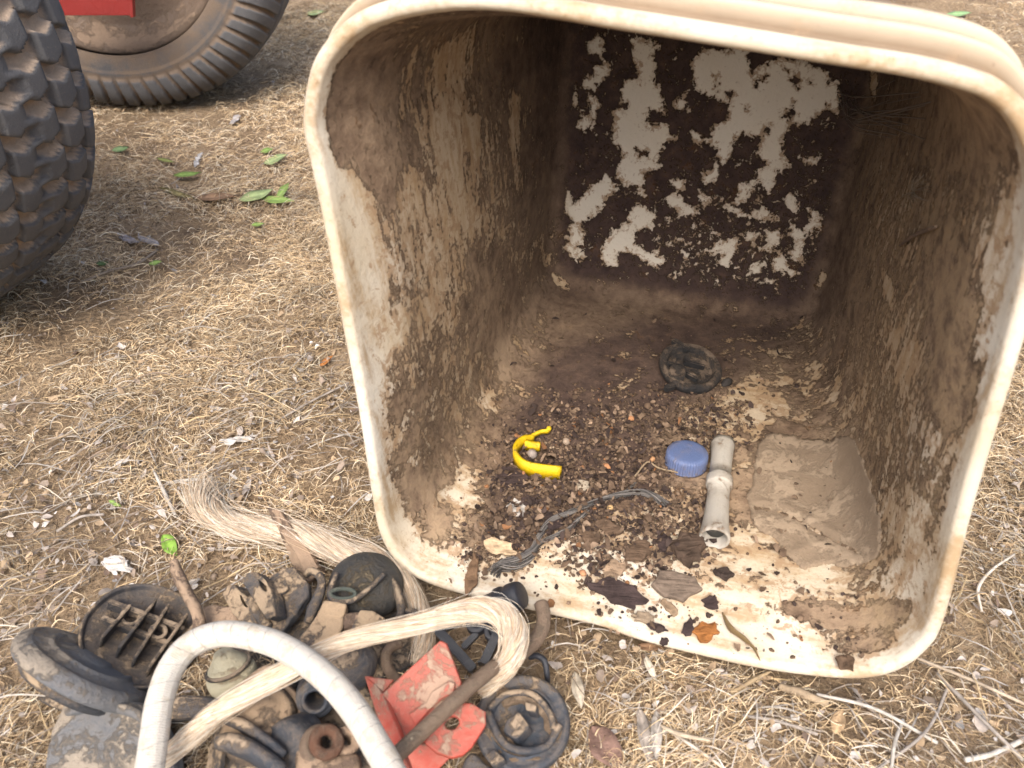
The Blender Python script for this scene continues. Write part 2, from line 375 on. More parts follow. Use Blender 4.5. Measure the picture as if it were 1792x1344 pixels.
# the back is darker, drier film with bare islands
def sdist(px, py, poly):
    P = np.array(poly, float); Q = np.roll(P, -1, 0); d2 = np.full(px.shape, 1e9); ins = np.zeros(px.shape, bool)
    for a, b_ in zip(P, Q):
        e = b_ - a; vx, vy = px - a[0], py - a[1]; t = np.clip((vx * e[0] + vy * e[1]) / (e @ e + 1e-9), 0, 1)
        d2 = np.minimum(d2, (vx - t * e[0]) ** 2 + (vy - t * e[1]) ** 2)
        cnd = ((a[1] > py) != (b_[1] > py)) & (px < (b_[0] - a[0]) * (py - a[1]) / (b_[1] - a[1] + 1e-12) + a[0]); ins ^= cnd
    d = np.sqrt(d2); return np.where(ins, d, -d)
islands = [c3((215,130),(260,80),(285,120),(275,170),(320,240),(310,270),(250,320),(240,345),(190,330),(190,300),(240,270),(245,230),(290,220),(270,180),(215,165)),
 c3((75,350),(150,320),(158,400),(125,425),(90,400)), c3((215,360),(265,400),(250,450),(235,520),(190,535),(155,510),(190,470),(180,430),(215,420)),
 c3((405,85),(470,110),(560,130),(520,200),(530,215),(525,300),(570,380),(575,460),(500,440),(480,500),(590,510),(620,570),(560,610),(530,690),(560,700),(470,740),(480,850),(440,800),(380,790),(345,740),(380,640),(325,570),(335,450),(380,430),(360,400),(385,300),(455,290),(430,200)),
 c3((700,210),(760,150),(960,150),(980,260),(1080,210),(1110,200),(1250,220),(1330,260),(1340,310),(1375,300),(1400,360),(1395,470),(1340,420),(1270,480),(1250,500),(1170,500),(1130,560),(1120,640),(1160,700),(1100,720),(1085,800),(1060,830),(1010,760),(1000,720),(1060,700),(1015,660),(1020,560),(940,545),(900,600),(880,660),(830,700),(820,760),(760,790),(760,750),(830,680),(820,620),(770,590),(790,530),(870,480),(880,400),(790,370),(720,340),(705,280)),
 c3((610,400),(680,350),(690,340),(670,380),(680,440),(620,430)), c3((65,810),(110,820),(150,880),(200,820),(300,745),(360,790),(300,850),(250,930),(170,980),(130,950),(100,900)),
 c3((130,960),(200,990),(195,1060),(165,1080),(205,1130),(160,1145),(120,1120),(85,1085),(120,1060),(110,1040),(130,1010)),
 c3((280,1070),(330,1000),(400,960),(430,890),(480,880),(530,940),(510,990),(440,1000),(430,1060),(490,1100),(540,1100),(570,1150),(530,1185),(480,1150),(420,1100),(350,1110),(340,1170),(290,1170),(275,1110)),
 c3((860,880),(960,920),(1040,890),(1110,940),(1060,960),(1000,940),(920,950)), c3((920,790),(1010,760),(1060,700),(1080,770),(1000,800),(950,870),(910,880)),
 c3((790,1080),(850,1045),(930,1040),(900,1100),(885,1150),(870,1200),(830,1145),(840,1110),(800,1100)), c3((1160,960),(1220,1000),(1225,1060),(1215,1160),(1150,1140),(1180,1080)),
 c3((1255,905),(1320,940),(1290,980),(1240,1030),(1215,1010),(1250,960)), c3((1075,1130),(1140,1120),(1160,1190),(1220,1210),(1100,1200)), c3((985,1228),(1090,1232),(1090,1252),(990,1248)),
 c3((600,770),(660,765),(670,810),(630,820)), c3((555,850),(630,825),(700,890),(735,925),(650,930),(600,890)), c3((735,810),(790,860),(780,890),(735,870)), c3((1185,650),(1290,660),(1280,690),(1230,690)),
 c3((705,540),(750,555),(740,578),(708,572)), c3((1040,1000),(1110,1000),(1120,1060),(1070,1090),(1050,1040)), c3((1150,830),(1180,850),(1170,880),(1200,900),(1170,920),(1140,880)), c3((950,1010),(1010,1020),(990,1060),(955,1040)), c3((985,1160),(1040,1160),(1020,1210),(990,1200))]
holes_ = [c3((1120,470),(1180,410),(1190,450),(1160,480)), c3((1160,300),(1190,275),(1215,300),(1190,330)), c3((440,625),(500,630),(490,660),(450,655)), c3((1130,240),(1165,245),(1150,270)), c3((1240,290),(1275,275),(1265,305)), c3((1010,290),(1050,275),(1040,300),(1000,330)),
          c3((800,270),(830,340),(815,350)), c3((1045,520),(1070,510),(1060,540)), c3((945,410),(960,410),(955,440)), c3((355,400),(395,410),(380,440)), c3((180,420),(225,420),(220,450),(195,470)), c3((850,345),(890,355),(880,370),(855,368))]
sel = isback > .2; sx, sy = ix[sel], iy[sel]; isl = np.full(sx.shape, -99.0)
for pl in islands: isl = np.maximum(isl, sdist(sx, sy, pl))
for pl in holes_: isl = np.minimum(isl, -sdist(sx, sy, pl))
# pixels -> soft field; specks appear more in the lower half
base = .30 + .14 * np.clip((sy - 250) / 150, 0, 1) * np.clip((520 - sy) / 60, 0, 1) * np.clip((sx - 1130) / 60, 0, 1)
wb = np.clip(.5 + (isl + 1.5) / 28.0, 0, 1.15); wb = np.where(isl < -14, base + 0 * wb, np.maximum(wb, base))
whs = wh[sel]; wh[sel] = np.where(iy[sel] > 0, wb, .4)
# lip stays clean plastic
lipw = np.clip((ringno - 8) / 5.0, 0, 1); wh = wh * lipw + 1.25 * (1 - lipw)
# individual bare islands and mud patches on the walls
pw = [([(566,215),(575,300),(605,300),(645,335),(660,420),(672,500),(645,600),(625,640),(600,500),(580,380)], .95, 12), ([(628,600),(660,580),(690,560),(668,640),(650,700),(636,660)], .9, 10),
      ([(770,190),(800,170),(812,250),(806,290),(828,390),(805,385),(793,340),(770,300),(757,230)], .78, 10), ([(762,90),(800,62),(832,44),(824,110),(800,180),(770,190)], .66, 12), ([(815,200),(838,205),(835,290),(820,260)], .8, 6),
      ([(893,160),(910,170),(907,250),(905,330),(893,250)], .7, 5), ([(700,230),(715,150),(735,90),(700,120)], .62, 8), ([(700,300),(730,290),(760,340),(735,440),(700,540),(690,420)], .62, 14),
      ([(1596,600),(1640,585),(1605,650),(1582,625)], .95, 5), ([(1545,470),(1562,500),(1560,540),(1548,510)], .85, 5), ([(1525,120),(1535,140),(1532,180),(1526,160)], .8, 4), ([(1558,590),(1572,580),(1570,610),(1560,612)], .8, 4),
      ([(735,885),(790,850),(850,815),(858,850),(820,905),(795,930),(760,905)], .82, 10), ([(965,480),(985,480),(1000,510),(975,500)], .8, 5), ([(1440,475),(1450,480),(1425,520),(1412,525)], .85, 4),
      ([(1300,690),(1330,690),(1340,730),(1320,770),(1300,740)], .8, 8), ([(1560,960),(1600,930),(1620,960),(1590,1010)], .7, 10), ([(1290,940),(1330,960),(1460,1000),(1440,1030),(1300,1010)], .75, 12),
      ([(1370,1100),(1420,1130),(1430,1165),(1390,1160)], 1.1, 8)]
mudp = [([(565,110),(640,60),(700,70),(690,170),(640,200),(600,280),(573,230)], .12, 14), ([(1690,120),(1750,200),(1760,280),(1700,290),(1640,220),(1640,160)], .15, 16), ([(1620,380),(1700,420),(1710,560),(1700,720),(1650,760),(1610,620)], .16, 16),
        ([(830,440),(900,500),(930,650),(880,690),(830,600)], .24, 20), ([(1330,1055),(1480,1060),(1590,1050),(1600,1080),(1500,1110),(1380,1085)], .20, 10), ([(690,780),(740,820),(800,930),(760,940),(700,870)], .2, 14), ([(1420,1100),(1560,1110),(1590,1150),(1480,1160),(1430,1140)], .38, 12),
        ([(900,700),(1150,690),(1140,850),(1000,880),(900,960),(830,960),(830,860)], .2, 20), ([(980,500),(1430,510),(1440,560),(980,560)], .12, 20)]
wsel = isback < .2
wx, wy = ix[wsel], iy[wsel]; ww = wh[wsel]; lw = lipw[wsel]
mudp = [(p_, max(v_, .2), f_ * 3) for p_, v_, f_ in mudp]; pw = [(p_, v_, f_ * 1.8) for p_, v_, f_ in pw]
for pl, v, ft in pw + mudp:
    k = np.clip(.5 + sdist(wx, wy, pl) / ft, 0, 1) * lw; ww = ww * (1 - k) + v * k
wh[wsel] = ww
setf(me_in, 'bare', wh); setf(me_in, 'isback', isback)
# streakiness: side walls only (normal mostly sideways), and a stretched coordinate running round the tub
ringsA = np.stack(rings); u2 = np.concatenate([[0], np.cumsum(np.linalg.norm(np.diff(OUT, axis=0), axis=1))])
nyy = np.abs(np.sin(np.linspace(-np.pi, np.pi, NA, endpoint=False)))
pos2 = np.tile(OUT, (M, 1)); side = np.clip((np.abs((pos2[:, 0] - c0[0]) / hs[0]) - .78) / .15, 0, 1)
up_ = np.clip(((pos2[:, 1] - c0[1]) / hs[1] + .55) / .5, 0, 1)
setf(me_in, 'streak', np.clip(side * (.35 + .65 * up_) + (pos2[:, 1] > c0[1]) * .5, 0, 1) * (1 - isback))
dl = (Vn - np.array(A0)) @ np.array(AX)
a = me_in.attributes.new('tc', 'FLOAT_VECTOR', 'POINT')
a.data.foreach_set('vector', np.c_[np.tile(u2, M) * .22, dl, np.zeros(len(Vn))].astype(np.float32).ravel())

def tub_material():
    m, t, bs, out = newmat('muddy_cream_plastic'); b = NB(t); P = b.pos()
    tc = b.attr('tc').outputs['Vector']; st = b.attr('streak').outputs['Fac']; bare = b.attr('bare').outputs['Fac']; ib = b.attr('isback').outputs['Fac']
    n_iso = b.noise(P, 42, 12, .68, .35); n_st = b.noise(tc, 95, 11, .66, .25); n_fine = b.noise(P, 210, 8, .65)
    nn = b.mixf(b.math('MULTIPLY', st, b.math('ADD', .35, b.math('MULTIPLY', b.noise(P, 11, 3, .5), .75))), n_iso, n_st)
    nb = b.noise(P, 90, 12, .72, .5)
    # contrast-normalised noise
    nn = b.math('MULTIPLY', b.math('SUBTRACT', nn, .5), 2.4); nbn = b.math('MULTIPLY', b.math('SUBTRACT', nb, .5), 2.3)
    nx_ = b.mixf(ib, nn, nbn)
    nx_ = b.math('ADD', nx_, b.math('MULTIPLY', b.math('SUBTRACT', n_fine, .5), 1.35))
    f = b.math('ADD', bare, b.math('MULTIPLY', nx_, .70))
    mask = b.sstep(f, .485, .535)          # 1 = bare plastic
    thin = b.sstep(f, .33, .60)
    stain = b.noise(P, 16, 8, .62, .3)
    # plastic: cream, yellowed, with brown tide stains
    pc = b.mix(b.sstep(b.noise(P, 7, 4), .35, .7), (.68, .64, .55), (.58, .50, .37))
    pc = b.mix(b.attr('tan').outputs['Fac'], pc, b.mix(b.noise(P, 24, 7, .65), (.40, .285, .165), (.60, .49, .35)))
    pc = b.mix(b.math('MULTIPLY', ib, .6), pc, (.78, .73, .64))
    st2 = b.math('MULTIPLY', b.sstep(b.math('ADD', b.noise(tc, 60, 8, .6), b.math('MULTIPLY', n_fine, .3)), .58, .82), b.math('SUBTRACT', 1.0, ib))
    pc = b.mix(b.math('MULTIPLY', st2, .75), pc, (.36, .23, .11))
    pc = b.mix(b.math('MULTIPLY', b.sstep(n_fine, .60, .74), .5), pc, (.22, .14, .08))
    film = b.sstep(b.math('ADD', b.math('MULTIPLY', b.noise(P, 75, 10, .72, .6), 1.0), b.math('MULTIPLY', b.math('SUBTRACT', 1.0, f), .30)), .57, .67)
    pc = b.mix(b.math('MULTIPLY', film, b.math('MULTIPLY', b.sstep(bare, 1.20, .95), .80)), pc, (.33, .215, .125))
    near = b.sstep(f, .80, .55)
    pc = b.mix(b.math('MULTIPLY', near, .45), pc, (.40, .28, .17))
    # mud
    nm = b.noise(P, 60, 8, .7); nm2 = b.noise(P, 14, 5, .6)
    mud = b.ramp(b.math('ADD', b.math('MULTIPLY', nm, .6), b.math('MULTIPLY', nm2, .5)), [(.38, (.082, .054, .036)), (.50, (.20, .138, .092)), (.66, (.35, .255, .170))])
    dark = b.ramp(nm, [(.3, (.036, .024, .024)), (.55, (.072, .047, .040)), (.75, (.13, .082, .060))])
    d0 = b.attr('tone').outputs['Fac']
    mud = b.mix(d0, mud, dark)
    mud = b.mix(b.math('MULTIPLY', thin, .5), mud, (.30, .215, .14))
    mud = b.mix(b.math('MULTIPLY', b.attr('warm').outputs['Fac'], b.sstep(nm, .35, .62)), mud, (.34, .245, .145))
    rust = b.math('MULTIPLY', b.math('MULTIPLY', b.sstep(b.noise(P, 30, 6, .6), .58, .72), b.sstep(f, .25, .45)), .6)
    mud = b.mix(rust, mud, (.17, .075, .022))
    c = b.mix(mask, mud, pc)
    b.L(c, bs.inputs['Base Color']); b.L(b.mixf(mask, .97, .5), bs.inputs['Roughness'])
    bs.inputs['Specular IOR Level'].default_value = .3
    hgt = b.math('ADD', b.math('MULTIPLY', b.math('SUBTRACT', 1.0, b.sstep(f, .35, .56)), .9), b.math('MULTIPLY', b.math('SUBTRACT', 1.0, mask), b.math('MULTIPLY', nm, 1.3)))
    hgt = b.math('ADD', hgt, b.math('MULTIPLY', n_fine, .35))
    b.L(b.bump(hgt, .0022, .9), bs.inputs['Normal'])
    return m
tone = np.clip(isback * 1.0 + np.clip((dl / DEP - .62) / .35, 0, 1) * .55 + np.clip((330 - iy) / 400, 0, 1) * .45, 0, 1)  # darker mud film at the back; shade of the upper walls mixed in
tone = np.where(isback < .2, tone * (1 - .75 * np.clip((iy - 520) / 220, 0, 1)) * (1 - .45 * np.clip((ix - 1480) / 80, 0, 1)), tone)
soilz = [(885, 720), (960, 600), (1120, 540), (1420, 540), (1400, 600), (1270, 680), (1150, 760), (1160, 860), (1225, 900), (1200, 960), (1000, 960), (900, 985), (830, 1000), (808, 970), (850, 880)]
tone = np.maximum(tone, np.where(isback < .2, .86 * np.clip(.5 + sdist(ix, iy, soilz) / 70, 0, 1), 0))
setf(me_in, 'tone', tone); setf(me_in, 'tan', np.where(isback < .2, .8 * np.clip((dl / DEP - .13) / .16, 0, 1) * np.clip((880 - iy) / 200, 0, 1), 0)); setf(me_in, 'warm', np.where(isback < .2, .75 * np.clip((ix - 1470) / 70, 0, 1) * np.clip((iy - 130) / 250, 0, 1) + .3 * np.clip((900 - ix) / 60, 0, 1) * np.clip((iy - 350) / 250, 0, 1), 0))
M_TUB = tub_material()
# outside of the tub: stepped flanges then the tapered body
def plastic_out():
    m, t, bs, out = newmat('sun_yellowed_plastic'); b = NB(t); P = b.pos()
    c = b.mix(b.sstep(b.noise(P, 9, 5), .35, .65), (.25, .175, .105), (.195, .135, .080)); c = b.mix(b.attr('ridge_highlight').outputs['Fac'], c, (.58, .49, .36))  # ridge highlight mixed into the plastic colour
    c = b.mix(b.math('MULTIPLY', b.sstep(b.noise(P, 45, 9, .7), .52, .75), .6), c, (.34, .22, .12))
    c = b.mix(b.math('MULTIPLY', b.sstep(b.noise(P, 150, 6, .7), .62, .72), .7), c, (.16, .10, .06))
    b.L(c, bs.inputs['Base Color']); bs.inputs['Roughness'].default_value = .6; b.L(b.bump(b.noise(P, 160, 6), .0006), bs.inputs['Normal']); return m
M_OUT = plastic_out()
ro = [emit(OUT, .0045)]
topw = np.clip(((OUT[:, 1] - c0[1]) / hs[1] - .45) / .4, 0, 1); topw = topw * topw * (3 - 2 * topw)
prof_ = ((.008, .0005, 0), (.011, .0050, 0), (.0130, .0060, 0), (.019, .0060, .001), (.0200, .0050, .004), (.0210, .0030, .0095), (.0220, .0020, .0105), (.0260, .0020, .0108), (.033, .0025, .0100), (.0345, .0040, .0085), (.0355, .0060, .0060),
         (.043, .0065, .0060), (.0440, .0050, .0100), (.0450, .0040, .0150), (.0465, .0040, .0160), (.060, .0050, .0150), (.066, .0080, .0120), (.072, .0130, .0040), (.078, .0165, 0), (.080, .0175, 0))
for dp, off, up1 in prof_:
    lp = shrink(OUT, off) + np.c_[np.zeros(NA), topw * up1]; ro.append(emit(lp, dp))
for k in range(1, 21):
    d = .08 + (DEP - .08) * k / 20; f = d / DEP; ro.append(emit(shrink(IN0 * (1 - f) + BACK * f, -.003 * math.sin(math.pi * f) + flare(d) * (1 - f) - .0038), d))
lb = shrink(BACK, .002); ro.append(emit(shrink(lb, .02), DEP + .004)); cbk = lb.mean(0)
for g in (.3, .6, .98): ro.append(emit(cbk + (shrink(lb, .02) - cbk) * (1 - g), DEP + .005))
Vo = np.vstack(ro); Mo = len(ro); idx = np.arange(Mo * NA).reshape(Mo, NA); nx = np.roll(idx, -1, 1)
Fo = np.stack([idx[:-1], nx[:-1], nx[1:], idx[1:]], -1).reshape(-1, 4)
me_out = mesh_np('tub_outer', Vo, Fo)
wn = np.zeros(Mo); wn[[0, 1, 6, 7, 8, 9, 13, 14, 15, 16]] = [1, .6, .6, 1, 1, .5, .5, 1, .9, .5]; setf(me_out, 'ridge_highlight', np.repeat(wn, NA))  # painted highlight on ridge tops; recesses and front faces stay darker for shade
tub = thing('plastic_tub', 'large square cream plastic tub lying on its side, muddy inside, open towards the camera', 'tub', (CEN0.x, CEN0.y, 0))
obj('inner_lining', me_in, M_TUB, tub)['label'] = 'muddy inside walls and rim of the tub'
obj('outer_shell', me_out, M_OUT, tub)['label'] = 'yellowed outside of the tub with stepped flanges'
tubfoot = np.array([(A0 + E1 * x + AX * y)[:2] for x, y in ((.02, .07), (.075, .006), (hs[0] * 2 - .095, .006), (hs[0] * 2 - .04, .03), (hs[0] * 2 - .015, .10), (bcx + bw / 2 + .01, DEP), (bcx - bw / 2 - .01, DEP))])
def in_tub(X, Y): return sdist(X, Y, tubfoot) > 0
# ------------------------------------------------------------ ground
def fbm(X, Y, sc, seed):
    out = np.zeros(X.shape); rg = np.random.default_rng(seed)
    for o in range(5):
        g = rg.random((67, 67)); k = sc * 2 ** o; x = (X * k) % 64; y = (Y * k) % 64
        i, j = x.astype(int), y.astype(int); u, v = x - i, y - j; u = u * u * (3 - 2 * u); v = v * v * (3 - 2 * v)
        out += ((g[j, i] * (1 - u) + g[j, i + 1] * u) * (1 - v) + (g[j + 1, i] * (1 - u) + g[j + 1, i + 1] * u) * v - .5) / 2 ** o
    return out
def soilness(X, Y):
    """1 where the soil lies bare: the strip right of the tub and beyond it"""
    a = np.clip((X - .62 - .15 * (Y - .6)) / .12, 0, 1) * np.clip((Y - .52) / .12, 0, 1)
    b_ = np.clip((X - .05) / .3, 0, 1) * np.clip((Y - 1.25) / .3, 0, 1)
    n = np.clip((fbm(X, Y, 3.2, 5) - .16) / .14, 0, 1) * .5
    return np.clip(np.maximum(np.maximum(a, b_), n), 0, 1)
def gz(X, Y):   # height of the uneven ground
    z = fbm(X, Y, 3.5, 11) * .018 + fbm(X, Y, 17, 12) * .006
    s = sdist(X, Y, tubfoot); k = np.clip(.5 + (s + .02) / .06, 0, 1)
    near = np.clip(1 - (np.hypot(X, Y - 1) - 3) / 4, .0, 1)
    return (z * near) * (1 - k) - k * .008 - .004
def axis_pts(c, half, step, far):
    a = list(np.arange(0, half, step)); x = half; st = step
    while x < far: a.append(x); st *= 1.35; x += st
    a.append(far); a = np.array(a); return c + np.r_[-a[:0:-1], a]
gxs = axis_pts(0.0, 1.9, .0085, 60); gys = axis_pts(1.4, 1.5, .0085, 60)
X, Y = np.meshgrid(gxs, gys); Z = gz(X, Y)
sn = soilness(X, Y); Z += sn * (np.abs(fbm(X, Y, 55, 3)) * .007) * (np.hypot(X, Y) < 4) * (sdist(X, Y, tubfoot) < -.03)
nxg, nyg = len(gxs), len(gys); idx = np.arange(nxg * nyg).reshape(nyg, nxg)
Fg = np.stack([idx[:-1, :-1], idx[:-1, 1:], idx[1:, 1:], idx[1:, :-1]], -1).reshape(-1, 4)
me = mesh_np('ground', np.c_[X.ravel(), Y.ravel(), Z.ravel()], Fg)
def ground_mat():
    m, t, bs, out = newmat('dry_earth'); b = NB(t); P = b.pos()
    n1 = b.noise(P, 9, 8, .6); n2 = b.noise(P, 120, 9, .7); n3 = b.noise(P, 600, 4, .6)
    v = b.n('ShaderNodeTexVoronoi'); v.inputs['Scale'].default_value = 150; b.L(P, v.inputs['Vector'])
    c = b.ramp(b.math('ADD', b.math('MULTIPLY', n1, .5), b.math('MULTIPLY', n2, .5)), [(.34, (.13, .090, .062)), (.5, (.33, .24, .150)), (.66, (.48, .37, .25))])
    c = b.mix(b.sstep(n3, .58, .72), c, (.42, .34, .26)); c = b.mix(b.sstep(n3, .42, .30), c, (.09, .06, .045))
    b.L(c, bs.inputs['Base Color']); bs.inputs['Roughness'].default_value = 1; bs.inputs['Specular IOR Level'].default_value = .1
    h = b.math('ADD', b.math('MULTIPLY', n2, 1.0), b.math('MULTIPLY', n3, .5)); h = b.math('ADD', h, b.math('MULTIPLY', v.outputs['Distance'], .6))
    b.L(b.bump(h, .006), bs.inputs['Normal']); return m
M_GR = ground_mat()
g = obj('ground', me, M_GR, origin=(0, 0, 0)); tag(g, 'dry brown earth under the tub and wheels', kind='structure')
def gz1(x, y): return float(gz(np.array([x]), np.array([y]))[0])
def GG(px, py, dz=0.0):
    p = G(px, py, 0); p = G(px, py, gz1(p.x, p.y) + dz); return p

# ------------------------------------------------------------ dry roots, straw and leaf litter lying on the ground
M_STRAW = vcolmat('dry_root_fibre', .85, 500, .0003, .45)
PAL = np.array([(.66,.505,.315),(.57,.42,.25),(.73,.60,.42),(.44,.32,.195),(.80,.71,.54),(.25,.17,.10),(.50,.44,.36),(.10,.068,.042)])
def scatter(n, fn, x0=-2.1, x1=2.1, y0=.05, y1=3.6):
    out = []; got = 0
    while got < n:
        x = RNG.uniform(x0, x1, n); y = RNG.uniform(y0, y1, n); d = np.hypot(x, y)
        p = np.clip(.62 / np.maximum(d, .35), 0, 1) ** .45 * fn(x, y)
        vis = np.abs(x) < .78 * (y * .766 + .386) + .35
        k = (RNG.random(n) < p) & vis & (sdist(x, y, tubfoot) < .0); out.append(np.c_[x[k], y[k]]); got += k.sum()
    return np.vstack(out)[:n]
def strands(name, pts, lmin, lmax, wmin, wmax, curl, pal, probs, lift, K=6, dirf=None, label=None, brt=(.75, 1.25)):
    n = len(pts); d = np.hypot(pts[:, 0], pts[:, 1]); sc = np.clip(.72 + .20 * d, .75, 1.5)
    L = RNG.uniform(lmin, lmax, n) * sc; W = RNG.uniform(wmin, wmax, n) * sc
    ph = RNG.uniform(0, 2 * np.pi, n) if dirf is None else dirf(pts)
    curl = curl * RNG.choice([.25, .8, 1.3], n); kap = RNG.normal(0, 1, n) * curl; kap2 = RNG.normal(0, .9, n) * curl
    X = pts[:, 0].copy(); Y = pts[:, 1].copy(); P = []; A = []
    for k in range(K + 1):
        a = ph + (kap * (k / K) + kap2 * np.sin(k / K * 4.0)); P.append((X.copy(), Y.copy())); A.append(a)
        X = X + np.cos(a) * L / K; Y = Y + np.sin(a) * L / K
    t = np.linspace(0, 1, K + 1); bow = RNG.uniform(0, 1, n) ** 2 * lift * sc; tilt = RNG.normal(0, .25, n) * lift
    base = RNG.uniform(0, 1, n) ** 1.5 * lift * .9 + .0004
    roll = RNG.uniform(-.9, .9, n); VV = np.zeros((n, K + 1, 2, 3), np.float32)
    for k in range(K + 1):
        x, y = P[k]; z = gz(x, y) + base + bow * np.sin(np.pi * t[k]) + tilt * (t[k] - .5)
        w = W * (.45 + .55 * np.sin(np.pi * (.12 + .76 * t[k]))); cx, cy = -np.sin(A[k]) * w / 2, np.cos(A[k]) * w / 2
        r = roll + .7 * np.sin(3 * t[k] + ph)
        for s_, q in ((0, -1), (1, 1)):
            VV[:, k, s_, 0] = x + q * cx * np.cos(r); VV[:, k, s_, 1] = y + q * cy * np.cos(r); VV[:, k, s_, 2] = z + q * w / 2 * np.sin(r)
    VV[..., 2] = np.maximum(VV[..., 2], gz(VV[..., 0].astype(float), VV[..., 1].astype(float)) + .0002)
    idx = np.arange(n * (K + 1) * 2).reshape(n, K + 1, 2)
    F = np.stack([idx[:, :-1, 0], idx[:, 1:, 0], idx[:, 1:, 1], idx[:, :-1, 1]], -1).reshape(-1, 4)
    me = mesh_np(name, VV.reshape(-1, 3), F)
    c = pal[RNG.choice(len(pal), n, p=np.array(probs) / sum(probs))] * RNG.uniform(*brt, n)[:, None]
    c = c * np.clip(.93 + .55 * fbm(pts[:, 0], pts[:, 1], 4, 21) + .35 * fbm(pts[:, 0], pts[:, 1], 19, 22) + .10 * np.clip(pts[:, 1] - .7, -.5, 1), .45, 1.35)[:, None]
    setcol(me, np.repeat(c, (K + 1) * 2, 0)); return me
pile_c = G(500, 1180, 0)
def zone_curl(x, y):      # fine curly roots: thick on the left and in front, thin on the bare soil
    return np.clip(1 - soilness(x, y) * .93, .03, 1) * np.clip(.55 + fbm(x, y, 5, 31) * 2.2 + fbm(x, y, 22, 32) * .9, .10, 1)
def flow(sc, seed, jit): return lambda p: 7.5 * fbm(p[:, 0], p[:, 1], sc, seed) + RNG.normal(0, jit, len(p)) + np.where(RNG.random(len(p)) < .5, np.pi, 0) + .25
p1 = scatter(330000, zone_curl)
me = strands('dry_root_mat', p1, .007, .028, .0004, .0011, 1.3, PAL, [22, 20, 14, 15, 7, 11, 6, 10], .008, dirf=flow(7, 41, .85))
p2 = scatter(50000, zone_curl)
me2 = strands('b', p2, .02, .05, .0005, .0010, 1.1, PAL, [22, 18, 20, 10, 14, 5, 8, 3], .012, K=8, dirf=flow(4, 42, .45))
o = obj('dry_root_mat', join([me]), M_STRAW, origin=(0, 0, 0)); tag(o, 'short curly tan dead grass roots matted over the earth', 'dry grass', kind='stuff')
o = obj('dry_grass_stems', me2, M_STRAW, origin=(0, 0, 0)); tag(o, 'longer wavy dead grass stems tangled over the matted roots', 'dry grass', kind='stuff')
# grey and white straw sticks: thick at the lower right and the left middle
GP = np.array([(.46,.42,.37),(.55,.51,.46),(.36,.31,.26),(.62,.55,.44),(.28,.22,.17),(.50,.38,.22)])
def blob(x, y, px, py, r):
    c = G(px, py, 0); return np.exp(-((x - c.x) ** 2 + (y - c.y) ** 2) / (r * r))
def zone_stick(x, y):   # drifts of grey straw
    v = blob(x, y, 1620, 1260, .19) * 1.6 + blob(x, y, 180, 860, .20) * .8 + blob(x, y, 60, 1020, .2) * .7 + blob(x, y, 560, 700, .09) * .7 + blob(x, y, 1300, 1250, .15) * .45 + blob(x, y, 1900, 1100, .2) * .8
    return np.clip(v, .012, 1.6)
p3 = scatter(2300, zone_stick)
def sdir(p): 
    base = np.where(p[:, 0] > .2, rad(-42), rad(38)); return base + RNG.normal(0, .75, len(p))
me = strands('s', p3, .02, .075, .0007, .0018, .25, GP, [25, 10, 26, 5, 20, 14], .012, K=5, dirf=sdir)
o = obj('straw_sticks', me, M_STRAW, origin=(0, 0, 0)); tag(o, 'straight grey and bleached straw sticks scattered in loose drifts', 'straw', kind='stuff')
p4 = scatter(6000, lambda x, y: np.clip(zone_stick(x, y) * 1.1 + .05, 0, 1) * (1 - .6 * soilness(x, y)))
# flakes: crumpled bits of dead leaf and bark
def flakes(name, pts, smin, smax, pal, probs, lift=.004, zf=None, brt=(.75, 1.2), curlz=.35, n0=None):
    n = len(pts); S = RNG.uniform(smin, smax, n) * (RNG.random(n) ** .8 * .8 + .35); K = 8
    asp = RNG.uniform(.3, .85, n); ph = RNG.uniform(0, 2 * np.pi, n); VV = np.zeros((n, K + 1, 3), np.float32)
    th = np.linspace(0, 2 * np.pi, K, endpoint=False); R = RNG.uniform(.55, 1.1, (n, K))
    c1, c2 = RNG.normal(0, curlz, n), RNG.normal(0, curlz, n); tx, ty = RNG.normal(0, .35, n), RNG.normal(0, .35, n)
    for k in range(K + 1):
        if k < K: u, v = np.cos(th[k]) * R[:, k] * S / 2, np.sin(th[k]) * R[:, k] * S / 2 * asp
        else: u = v = np.zeros(n)
        x = u * np.cos(ph) - v * np.sin(ph); y = u * np.sin(ph) + v * np.cos(ph)
        VV[:, k, 0] = pts[:, 0] + x; VV[:, k, 1] = pts[:, 1] + y
        VV[:, k, 2] = c1 * u * u / S * 3 + c2 * v * v / S * 4 + tx * x + ty * y + RNG.normal(0, .03, n) * S
    zmin = VV[..., 2].min(1); z0 = (gz(pts[:, 0], pts[:, 1]) if zf is None else zf(pts)) + RNG.random(n) * lift + .0005
    VV[..., 2] += (z0 - zmin)[:, None]
    idx = np.arange(n * (K + 1)).reshape(n, K + 1)
    F = np.stack([np.stack([idx[:, K], idx[:, k], idx[:, (k + 1) % K]], -1) for k in range(K)], 1).reshape(-1, 3)
    me = mesh_np(name, VV.reshape(-1, 3), F, smooth=False)
    c = pal[RNG.choice(len(pal), n, p=np.array(probs) / sum(probs))] * RNG.uniform(*brt, n)[:, None]
    c = np.repeat(c[:, None], K + 1, 1) * RNG.uniform(.85, 1.15, (n, K + 1, 1)); setcol(me, c.reshape(-1, 3)); return me
FP = np.array([(.50,.46,.42),(.40,.35,.31),(.30,.24,.19),(.42,.31,.20),(.18,.13,.10),(.62,.59,.55)])
M_FL = vcolmat('dead_leaf', .8, 350, .0006, .5)
me = flakes('f', p4, .003, .014, FP, [14, 22, 22, 20, 14, 4], .007)
